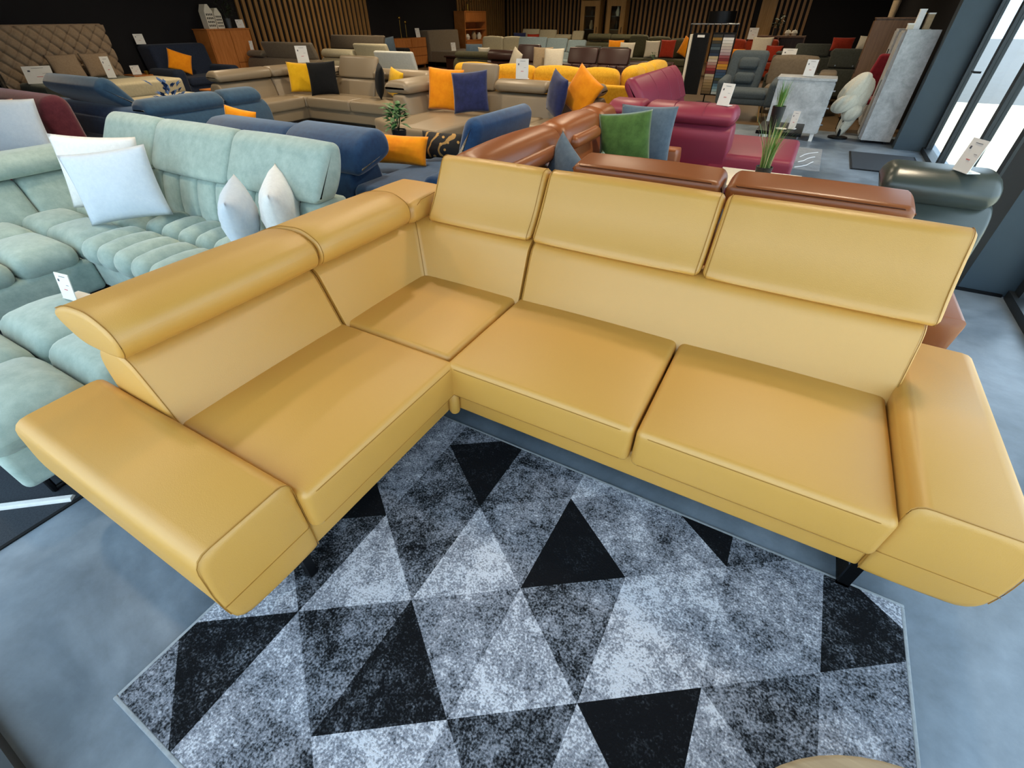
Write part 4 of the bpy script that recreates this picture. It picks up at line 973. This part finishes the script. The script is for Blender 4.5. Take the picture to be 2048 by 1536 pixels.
run_sofa('beige fabric sofa with loose cushions beside the pale blue headrests', M_CRM, -10.5, -8.4, 16.4, 1, low=.70, heads=[(-10.2, -9.35, 'cushion', .95), (-9.33, -8.5, 'cushion', .95)])
run_sofa('pale blue sofa with three upright headrests', M_PBL, -8.40, -5.85, 15.6, 1, low=.62, heads=[(-8.35, -7.30, 'up', .99), (-7.28, -6.55, 'up', .97), (-6.53, -5.90, 'up', .93)])
run_sofa('long cream sofa along the slatted rear wall', M_CRM, -11.5, -8.4, 21.6, 1, low=.72, heads=[(-11.45, -10.6, 'up', 1.08), (-10.58, -9.75, 'up', 1.06), (-9.73, -9.0, 'down', .90), (-8.98, -8.45, 'up', 1.03)])
pillow('rust pillow on the long cream sofa', C_RED, -10.6, 21.2, .72, .55, .4, .14, 15, 14)
pillow('dark navy pillow at the end of the long cream sofa', C_NAVY, -11.1, 20.9, .72, .55, .5, .14, 30, 14)
run_sofa('dark olive sofa in front of the glass display cabinets', M_OLI, -7.30, -5.35, 19.6, -1, low=.78, heads=[(-7.25, -6.35, 'down', 1.0), (-6.33, -5.4, 'down', .99)])
run_sofa('charcoal fabric sofa behind the espresso leather sofa', M_GRY, -5.15, -3.55, 13.3, -1, low=.72, heads=[(-5.1, -4.35, 'down', .90), (-4.33, -3.6, 'down', .89)])
pillow('orange pillow on the charcoal fabric sofa', C_ORG, -4.15, 13.62, .80, .42, .36, .14, 10, 14)
pillow('pale pillow on the charcoal fabric sofa', C_CREAM, -3.82, 13.62, .80, .44, .36, .14, -8, 14)
t = run_sofa('espresso brown leather sofa with upright headrests and tan pillows', M_DKB, -7.0, -3.0, 11.45, 1, low=.62, heads=[(-6.95, -6.15, 'down', .84), (-6.1, -5.45, 'up', .97), (-4.65, -3.88, 'up', .94), (-3.86, -3.08, 'up', .94)])
for x0, x1 in zip(lerp(-4.65, -3.05, 7)[:-1], lerp(-4.65, -3.05, 7)[1:]): box(t, 'back_tuft', M_DKB, x0 + .004, x1 - .004, 11.32, 11.52, .40, .62, .04)
pillow('tan velvet pillow on the espresso leather sofa', C_TAN, -5.15, 11.2, .70, .50, .50, .16, 12, 12)
pillow('square cream pillow on the espresso leather sofa', C_CREAM, -4.78, 11.05, .69, .50, .50, .16, 8, 12)
pillow('patterned cream pillow leaning on the raised espresso headrest', C_CREAM, -5.75, 10.95, .66, .46, .44, .15, -30, 14, 20)
run_sofa('moss olive fabric sofa left of the espresso sofa', M_OLI, -8.4, -7.05, 12.3, -1, low=.60, heads=[(-8.35, -7.1, 'down', .76)])
pillow('steel blue pillow on the moss olive sofa', C_STEEL, -8.2, 12.75, .70, .5, .42, .14, 20, 20)
pillow('cream throw pillow on the moss olive sofa', C_CREAM, -7.75, 12.66, .64, .46, .40, .15, 170, 14)
# dark brown and green corner group before the rear slats
t = run_sofa('dark brown corner sofa with striped and red pillows near the rear slats', M_OLI, -5.0, -2.6, 17.3, 1, low=.70, heads=[(-4.95, -4.35, 'cushion', 1.02), (-4.33, -3.62, 'cushion', .98), (-3.6, -2.7, 'cushion', .94)])
pillow('orange pillow on the dark brown corner sofa', C_ORG, -2.95, 16.9, .74, .48, .48, .15, -20, 12, 20)
pillow('cream pillow on the dark brown corner sofa', C_CREAM, -4.05, 16.95, .68, .46, .46, .15, 10, 14)
t = pillow('red pillow with a cream edge on the dark brown corner sofa', C_RED, -3.55, 16.93, .70, .46, .48, .15, 6, 14)
run_sofa('brown ottoman bench in front of the dark brown corner sofa', M_DKB, -4.3, -2.9, 15.2, 1, low=.46)
leafy_plant('small green plant on the brown ottoman bench', -3.4, 14.9, .46, .06, .08, .16, 18, .08, M_LEAF, M_POT, 1.0, 21)

# glass display cabinets at the rear wall
def display_cabinet(label, x0, x1):
    t = thing('display_cabinet', label, 'cabinet', ((x0 + x1) / 2, 22.6, 0)); y0, y1 = 22.35, 22.88
    hard(t, 'side_panel', M_OAKP, x0, x0 + .05, y0, y1, .08, 2.05); hard(t, 'side_panel', M_OAKP, x1 - .05, x1, y0, y1, .08, 2.05)
    hard(t, 'top_panel', M_OAKP, x0 - .02, x1 + .02, y0 - .02, y1, 2.05, 2.10); hard(t, 'bottom_panel', M_OAKP, x0, x1, y0, y1, .08, .14)
    hard(t, 'back_panel', M_WALNUT, x0 + .05, x1 - .05, y1 - .02, y1, .14, 2.05)
    for z in (.6, 1.05, 1.5): hard(t, 'glass_shelf', M_STEEL, x0 + .05, x1 - .05, y0 + .05, y1 - .03, z, z + .015)
    d = thing_part = hard(t, 'door_frame', M_OAKP, x0 + .02, x0 + .20, y0 - .025, y0, .10, 2.03)
    hard(t, 'door_frame', M_OAKP, x1 - .20, x1 - .02, y0 - .025, y0, .10, 2.03); hard(t, 'door_frame', M_OAKP, x0 + .20, x1 - .20, y0 - .025, y0, 1.84, 2.03); hard(t, 'door_frame', M_OAKP, x0 + .20, x1 - .20, y0 - .025, y0, .10, .26)
    hard(t, 'glass_pane', M_GLASS, x0 + .20, x1 - .20, y0 - .015, y0 - .010, .26, 1.84)
    hard(t, 'handle', M_BLACK, x1 - .10, x1 - .08, y0 - .05, y0 - .025, .95, 1.15)
    feet(t, [(x0 + .06, y0 + .06), (x1 - .06, y0 + .06), (x0 + .06, y1 - .06), (x1 - .06, y1 - .06)], .08, .025, M_OAKP)
display_cabinet('first oak display cabinet with a glass door at the slatted rear wall, nearer the left', -8.90, -8.02)
display_cabinet('second oak display cabinet with a glass door at the slatted rear wall, nearer the lamp', -7.72, -6.90)
for k, (x, z, m_, lb) in enumerate(((-8.46, 1.0652, C_TAN, 'tan vase inside the first display cabinet'), (-8.46, 1.515, M_POT, 'black lantern inside the first display cabinet'), (-7.30, 1.515, M_CERAM, 'cream lamp inside the second display cabinet'), (-7.30, 1.065, M_POT, 'dark bottle inside the second display cabinet'))):
    z += .003; t = thing('vase', lb, 'vase', (x, 22.6, z)); lathe(t, 'vase_body', m_, [(0, z), (.07, z), (.10, z + .12), (.05, z + .26), (.06, z + .30), (.05, z + .30), (0, z + .2)], x, 22.6, 14); lathe(t, 'rim', m_, [(.05, z + .30), (.066, z + .305), (.05, z + .315)], x, 22.6, 14)

# ------------------------------------------------------------------ sample rack, lamp and chairs on the right
t = thing('sample_rack', 'black metal rack hung with fabric sample boards and colour swatches', 'sample rack', (-1.15, 10.8, 0))
tube(t, 'rack_bar', M_STEEL, [(-1.62, 10.8, 1.40), (-.70, 10.8, 1.40)], .014, 8)
for x in (-1.60, -.72): tube(t, 'rack_post', M_BLACK, [(x, 10.8, 1.40), (x, 10.8, .0)], .016, 8)
for x in (-1.60, -.72): tube(t, 'rack_foot', M_BLACK, [(x, 10.5, .016), (x, 11.1, .016)], .016, 8)
for k in range(7): tube(t, 'hook', M_STEEL, [(-1.55 + .13 * k, 10.8, 1.415), (-1.55 + .13 * k, 10.74, 1.37), (-1.55 + .13 * k, 10.76, 1.30)], .006, 5)
hard(t, 'sample_board', M_BLACKF, -1.50, -1.20, 10.66, 10.72, .22, 1.26); hard(t, 'sample_board', C_CREAM, -1.56, -1.515, 10.62, 10.78, .22, 1.24)
hard(t, 'label_plate', M_PAPER, -1.42, -1.28, 10.652, 10.659, 1.19, 1.23)
SW = ['#2b2b28', '#8a6a30', '#3a3426', '#2a3a44', '#4a5a60', '#1c2838', '#20304a', '#b8a888', '#c0b0a0', '#a88880', '#a06058', '#882c30', '#601c24', '#b0a890', '#a09078', '#948060', '#8a7654', '#7c6a4a', '#6e5c40', '#5e4e36']
SW2 = ['#3a3c42', '#e0e0dc', '#d4d2cc', '#c8c0b4', '#bcb0a8', '#b8a8a8', '#a89098', '#905058', '#782c34', '#a8603c', '#c8902c', '#b88430', '#3a4a68', '#2c4a6c', '#30506c', '#3a4438', '#2c3c4c', '#486c88', '#6890a8', '#88a8b8', '#a8b8c0']
for (x0, x1, pal, yy) in ((-1.12, -.94, SW, 10.70), (-.92, -.72, SW2, 10.70)):
    b = hard(t, 'sample_board', M_BLACKF, x0 - .01, x1 + .01, yy, yy + .05, .22, 1.27)
    n = len(pal); hh = 1.0 / n
    for k, c in enumerate(pal): hard(b, 'swatch', plain('swatch_' + c[1:], c, .8), x0, x1, yy - .012, yy - .001, 1.24 - hh * (k + 1) + .004, 1.24 - hh * k)
t = thing('floor_lamp', 'floor lamp with a black drum shade behind the sample rack', 'lamp', (-1.14, 11.3, 0))
lathe(t, 'lamp_shade', M_BLACK, [(.27, 1.40), (.27, 1.60), (.262, 1.60), (.262, 1.40)], -1.14, 11.3, 28); tube(t, 'pole', M_BLACK, [(-1.14, 11.3, .02), (-1.14, 11.3, 1.55)], .014, 8); lathe(t, 'base', M_BLACK, [(0, 0), (.16, 0), (.16, .02), (0, .025)], -1.14, 11.3, 20)
tube(t, 'shade_ring', M_BRASS, [(-1.14 - .25, 11.3, 1.5), (-1.14 + .25, 11.3, 1.5)], .006)
t = thing('wing_armchair', 'slate grey button-back wing armchair on slim wooden legs', 'armchair', (-.1, 9.75, 0))
box(t, 'backrest', M_CHAIR, -.62, .02, 9.85, 10.05, .40, 1.03, .07, k=3, n=3, fn=lambda x, y, z: (x + .05 * (z - .4), y + .22 * (z - .4), z))
for z in (.62, .84): box(t, 'back_tuft', M_CHAIR, -.44, -.10, 9.78, 9.92, z - .09, z + .09, .06, k=3, fn=lambda x, y, z: (x + .05 * (z - .4), y + .22 * (z - .4), z))
box(t, 'seat_cushion', M_CHAIR, -.45, .24, 9.30, 9.90, .34, .48, .06, k=3, puff=.03); box(t, 'seat_base', M_CHAIR, -.46, .25, 9.32, 9.95, .25, .36, .04)
for x0, x1, s in ((-.60, -.45, -1), (.22, .40, 1)): box(t, 'armrest', M_CHAIR, x0, x1, 9.32, 9.98, .27, .66, .06, k=3, fn=lambda x, y, z, s=s: (x + s * .10 * (z - .3), y, z - .10 * max(0, 9.75 - y)))
for (x, y, dx, dy) in ((-.38, 9.40, -.05, -.05), (.18, 9.40, .05, -.05), (-.38, 9.88, -.05, .05), (.18, 9.88, .05, .05)): tube(t, 'leg', M_OAKP, [(x, y, .27), (x + dx, y + dy, .0)], [.018, .010], 8)
t = thing('armchair', 'taupe fabric lounge chair behind the stone grey chest', 'armchair', (.6, 11.2, 0))
box(t, 'seat', M_TAU, .08, 1.20, 10.4, 11.3, .15, .46, .06); box(t, 'backrest', M_TAU, .05, .88, 11.0, 11.22, .40, .91, .07, k=3, n=3, puff_all=.02); box(t, 'armrest', M_TAU, .95, 1.25, 10.45, 11.3, .15, .70, .06); feet(t, [(.15, 10.5), (1.15, 10.5), (.15, 11.2), (1.15, 11.2)], .15)
card('price card on the taupe lounge chair', .30, 11.24, .78, .30, .28, 0)
run_sofa('long charcoal sofa with rust pillows in front of the dark rear wall', M_GRY, -.2, 2.1, 14.0, 1, low=.76, heads=[(-.15, .22, 'down', .84), (.24, 1.0, 'up', 1.0), (1.02, 2.0, 'down', .92)])
pillow('orange rust pillow on the long charcoal sofa', C_RED, 1.20, 14.05, 1.0, .45, .26, .12, 5, 14)
pillow('rolled cream pillow at the end of the long charcoal sofa', C_CREAM, 1.60, 14.05, 1.0, .40, .28, .16, -20, 14)
t = thing('armchair', 'dark charcoal armchair seen from behind, next to the walnut cabinet', 'armchair', (1.35, 12.4, 0))
box(t, 'backrest', M_GRY, 1.04, 1.64, 12.2, 12.42, .66, .99, .05); box(t, 'seat', M_GRY, 1.10, 1.60, 12.25, 13.0, .12, .50, .05); box(t, 'back_panel', M_GRY, 1.08, 1.62, 12.2, 12.36, .15, .655, .04); feet(t, [(1.15, 12.3), (1.55, 12.3), (1.15, 12.95), (1.55, 12.95)], .12)
for x in (1.18, 1.50): hard(t, 'steel_pin', M_STEEL, x - .008, x + .008, 12.19, 12.2, .70, .72)
t = run_sofa('rust velvet sofa with cream and rust pillows at the rear', M_RUST, -2.2, -.35, 17.2, 1, low=.70, heads=[(-2.15, -1.3, 'cushion', .95), (-1.28, -.4, 'cushion', .96)])
pillow('square cream pillow on the rust velvet sofa', C_CREAM, -.78, 16.7, .76, .55, .55, .15, 5, 12)
pillow('dark rust pillow on the rust velvet sofa', C_RED, -.42, 16.6, .66, .45, .40, .14, -8, 14)
pillow('orange pillow at the arm of the rust velvet sofa', C_ORG, -1.5, 16.8, .60, .6, .34, .15, 5, 30)
t = thing('sideboard', 'open oak sideboard behind the rust velvet sofa', 'sideboard', (-.2, 18, 0))
for z in (.2, .62, 1.0): hard(t, 'shelf_board', M_WALNUT, -1.3, .25, 17.85, 18.3, z, z + .04)
for x in (-1.3, -.5, .21): hard(t, 'side_board', M_WALNUT, x, x + .04, 17.85, 18.3, .0, 1.0)
hard(t, 'back_board', M_WALNUT, -1.3, .25, 18.28, 18.3, .2, 1.0)
leafy_plant('dark green plant in a tall pot on the open oak sideboard', -.62, 18.05, 1.04, .08, .18, .28, 24, .12, M_LEAFD, M_POT, .8, 31)
for k, x in enumerate((-.28, -.10)):
    t = thing('ornament', ('first' if k == 0 else 'second') + ' round cream ornament on the open oak sideboard', 'ornament', (x, 18.02, 1.04)); lathe(t, 'ball', M_CERAM, [(0, 1.04), (.06, 1.05), (.09, 1.11), (.06, 1.17), (0, 1.18)], x, 18.02, 16); lathe(t, 'knob', M_CERAM, [(0, 1.178), (.015, 1.18), (.012, 1.195), (0, 1.2)], x, 18.02, 8)
card('price card behind the sample rack', -1.15, 17.15, .97, .3, .32, 0)

# ------------------------------------------------------------------ chest, tall unit and entrance on the right
t = thing('chest', 'stone grey chest with white legs and small steel knobs', 'chest', (.85, 8.2, 0))
hard(t, 'body', M_CHEST, .45, 1.20, 7.95, 8.42, .11, .785); hard(t, 'top', M_CHEST, .43, 1.215, 7.935, 8.435, .785, .815)
for k, z in enumerate((.66, .44, .22)):
    d = hard(t, 'drawer', M_CHEST, 1.20, 1.212, 7.97, 8.40, z - .10, z + .10); tube(d, 'knob', M_STEEL, [(1.212, 8.05, z), (1.245, 8.05, z)], .012, 8)
for x in (.50, 1.15):
    for y in (8.0, 8.37): hard(t, 'leg', M_PAPER, x - .025, x + .025, y - .025, y + .025, 0, .11)
card('price card on the stone grey chest', .82, 8.10, .815, .17, .24, -12, 6)
t = thing('tall_unit', 'tall stone grey side unit next to the slate blue wall', 'cabinet', (2.0, 8.5, 0))
hard(t, 'side_panel', M_CHEST, 1.82, 2.20, 8.22, 8.26, .04, 1.38); hard(t, 'body', M_CHEST, 1.80, 2.19, 8.26, 8.80, .04, 1.36); hard(t, 'door', M_CHEST, 1.785, 1.80, 8.28, 8.78, .06, 1.34); tube(t, 'handle', M_STEEL, [(1.775, 8.36, .60), (1.775, 8.36, .80)], .008, 6)
feet(t, [(1.86, 8.3), (2.15, 8.3), (1.86, 8.75), (2.15, 8.75)], .04, .02)
for k, (x, h, c, lb) in enumerate(((1.84, .05, C_CREAM, 'flat cream box on the tall stone grey unit'), (1.91, .20, C_WHITE, 'white upright frame on the tall stone grey unit'), (2.02, .16, C_TAN, 'tan upright box on the tall stone grey unit'))):
    t = thing('decor_box', lb, 'box', (x, 8.36, 1.38)); hard(t, 'box_body', c, x - .03, x + .04, 8.30, 8.42, 1.38, 1.38 + h); hard(t, 'box_lid', M_PAPER, x - .033, x + .043, 8.297, 8.423, 1.38 + h, 1.395 + h)
t = thing('bottle', 'dark bottle on the tall stone grey unit', 'bottle', (1.90, 8.5, 1.38)); lathe(t, 'bottle_body', M_POT, [(0, 1.363), (.035, 1.363), (.04, 1.44), (.015, 1.49), (.012, 1.54), (0, 1.54)], 1.97, 8.47, 12); lathe(t, 'bottle_cap', M_BRASS, [(0, 1.54), (.014, 1.54), (.014, 1.555), (0, 1.556)], 1.97, 8.47, 10)
t = thing('walnut_cabinet', 'tall walnut wood cabinet behind the stone grey unit', 'cabinet', (1.8, 10.7, 0))
hard(t, 'body', M_WALNUT, 1.52, 2.10, 10.5, 11.0, .02, 1.48); hard(t, 'door', M_WALNUT, 1.505, 1.52, 10.52, 10.98, .05, 1.45); hard(t, 'top', M_WALNUT, 1.51, 2.11, 10.49, 11.01, 1.48, 1.50); hard(t, 'handle', M_BLACK, 1.495, 1.505, 10.6, 10.62, .7, .9)
leafy_plant('green sprig in a tan vase on the walnut cabinet', 1.72, 10.62, 1.50, .06, .22, .14, 14, .08, M_LEAF, C_TAN, .8, 41)
t = thing('concrete_cabinet', 'stone grey cabinet behind the red chair', 'cabinet', (1.98, 9.9, 0)); hard(t, 'body', M_CHEST, 1.84, 2.25, 9.7, 10.2, .03, 1.36); hard(t, 'door', M_CHEST, 1.828, 1.84, 9.72, 10.18, .06, 1.33); hard(t, 'handle', M_BLACK, 1.815, 1.828, 9.85, 9.87, .95, 1.1)
t = thing('dining_chair', 'dark red velvet chair tucked behind the draped blanket', 'chair', (1.75, 9.3, 0))
box(t, 'backrest', M_REDC, 1.58, 1.98, 9.30, 9.38, .46, 1.06, .05, k=3, fn=lambda x, y, z: (x + .22 * (z - .5), y + .06 * (z - .5), z)); box(t, 'seat', M_REDC, 1.45, 1.92, 8.88, 9.34, .42, .50, .03)
for (x, y) in ((1.50, 8.93), (1.87, 8.93), (1.50, 9.30), (1.87, 9.30)): tube(t, 'leg', M_BLACK, [(x, y, .42), (x, y, 0)], .012, 6)
t = thing('blanket', 'fluffy cream blanket draped over a black stand beside the chest', 'blanket', (1.58, 8.5, 0))
def lump(name, cx, cy, cz, rx, ry, rz, seed, tilt=0):
    rnd = random.Random(seed); V = []; F = []; a_, b_ = 40, 14; ph = [rnd.uniform(0, 6) for _ in range(6)]
    for i in range(b_ + 1):
        th = math.pi * i / b_
        for j in range(a_):
            p = 2 * math.pi * j / a_; w = 1 + .09 * math.sin(5 * p + ph[0] + 2 * th) + .06 * math.sin(8 * p + ph[1] + th) + .03 * math.sin(13 * p + ph[2])
            x, y, z = rx * math.sin(th) * math.cos(p) * w, ry * math.sin(th) * math.sin(p) * w, rz * math.cos(th)
            V.append((cx + x + tilt * z, cy + y, cz + z))
    for i in range(b_):
        for j in range(a_): F.append((i * a_ + j, i * a_ + (j + 1) % a_, (i + 1) * a_ + (j + 1) % a_, (i + 1) * a_ + j))
    return fix_normals(mk(name, V, F, M_BLANK, t, sharp=0))
lump('upper_fold', 1.50, 8.45, .66, .15, .12, .22, 1, .35); lump('lower_fold', 1.44, 8.40, .48, .15, .12, .14, 2, .4); lump('side_fold', 1.58, 8.48, .56, .15, .10, .26, 3, .2); lump('hanging_end', 1.60, 8.50, .34, .10, .08, .32, 4, .25); lump('bottom_fold', 1.58, 8.44, .36, .13, .10, .12, 5, .2)
tube(t, 'stand_pole', M_BLACK, [(1.52, 8.46, .0), (1.52, 8.46, .8)], .02, 8); lathe(t, 'stand_base', M_BLACK, [(0, 0), (.14, 0), (.14, .02), (0, .03)], 1.52, 8.46, 18)
t = thing('entrance_mat', 'dark ribbed entrance mat in front of the glass door', 'mat', (2.05, 6.9, 0))
hard(t, 'pile', M_MAT, 1.70, 2.44, 6.40, 7.46, .0, .012)
for a in ((1.68, 1.70, 6.38, 7.48), (2.44, 2.46, 6.38, 7.48), (1.70, 2.44, 6.38, 6.40), (1.70, 2.44, 7.46, 7.48)): hard(t, 'rubber_edge', M_BLACK, *a, 0, .008)
t = thing('rug', 'pale grey rug with fine white lines beside the black side table', 'rug', (1.1, 6.6, 0))
hard(t, 'pile', velvet('pale_grey_pile', '#7c8084', '#969a9e', 8, 0), 1.0, 1.34, 6.02, 7.40, 0, .008)
for k in range(3): tube(t, 'line_inlay', C_WHITE, [(1.05 + .10 * s + .03 * math.sin(s * 2 + k), 6.1 + .32 * k + .18 * s, .009) for s in (0, .5, 1, 1.5, 2, 2.3)], .006, 4)

# a car parked on the asphalt outside
t = thing('parked_car', 'pale car parked outside, glimpsed through the first window', 'car', (12.5, 38.0, 0))
CAR = plain('car_paint', '#8f9aa0', .2, .3)
def car_prof(): return rpoly([(-2.1, .30), (-2.15, .75), (-1.3, .92), (-.6, 1.42), (.9, 1.45), (1.7, .98), (2.1, .92), (2.15, .30)], [.1, .15, .2, .3, .3, .25, .15, .1], 4)
ext(t, 'body', CAR, 'y', 37.2, 38.9, 12.5, 1, car_prof(), .12, k=3)
box(t, 'side_window', M_BLACK, 11.75, 13.9, 37.17, 37.22, 1.0, 1.34, .05); box(t, 'windscreen', M_BLACK, 11.25, 11.95, 37.35, 38.75, .98, 1.30, .05, fn=lambda x, y, z: (x + .75 * (z - 1.15), y, z))
for x in (11.1, 13.95):
    for y in (37.25, 38.85):
        V, F = tube_vf([(x, y - .09, .22), (x, y + .09, .22)], .30, 18); mk('wheel', V, F, M_BLACK, t, sharp=40)

# ------------------------------------------------------------------ settle pillows and cards so that they rest on, not inside, what carries them
def settle():
    from mathutils.bvhtree import BVHTree
    bpy.context.view_layer.update()
    def tree(o, shift=None):
        mw = o.matrix_world; sh = shift or Vector((0, 0, 0))
        return BVHTree.FromPolygons([mw @ v.co + sh for v in o.data.vertices], [tuple(p.vertices) for p in o.data.polygons])
    def bb(o):
        c = [o.matrix_world @ Vector(p) for p in o.bound_box]
        return [min(p[i] for p in c) for i in range(3)], [max(p[i] for p in c) for i in range(3)]
    def top(o):
        while o.parent: o = o.parent
        return o
    meshes = [o for o in COL.objects if o.type == 'MESH']; boxes = {o.name: bb(o) for o in meshes}; cache = {}
    movers = [o for o in COL.objects if o.parent is None and (o.name.startswith('throw_pillow') or o.name.startswith('price_card'))]
    for m in movers:
        parts = [o for o in meshes if top(o) == m]
        lo = [min(boxes[p.name][0][i] for p in parts) - .16 for i in range(3)]; hi = [max(boxes[p.name][1][i] for p in parts) + .16 for i in range(3)]
        near = [o for o in meshes if top(o) != m and all(boxes[o.name][0][i] <= hi[i] and boxes[o.name][1][i] >= lo[i] for i in range(3))]
        for o in near:
            if o.name not in cache: cache[o.name] = tree(o)
        def hits(sh):
            ts = [tree(p, sh) for p in parts]
            return any(t.overlap(cache[o.name]) for o in near for t in ts)
        best = None; up = Vector((0, 0, 1))
        if m.name.startswith('price_card'): cands = [up * (.006 * k) for k in range(0, 9)]
        else:
            y = m.get('yaw', 0); f = Vector((math.sin(R(y)), -math.cos(R(y)), 0)); s_ = Vector((f.y, -f.x, 0)); cands = []
            for k in range(0, 12):
                for d in (up * .4, f * .6 + up * .5, f, -f + up * .4, s_ + up * .3, -s_ + up * .3): cands.append(d * (.014 * k))
        for c in cands:
            if not hits(c): best = c; break
        if best is not None and best.length > 0:
            m.location += best; bpy.context.view_layer.update()
            for p in parts: boxes[p.name] = bb(p); cache.pop(p.name, None)
settle()
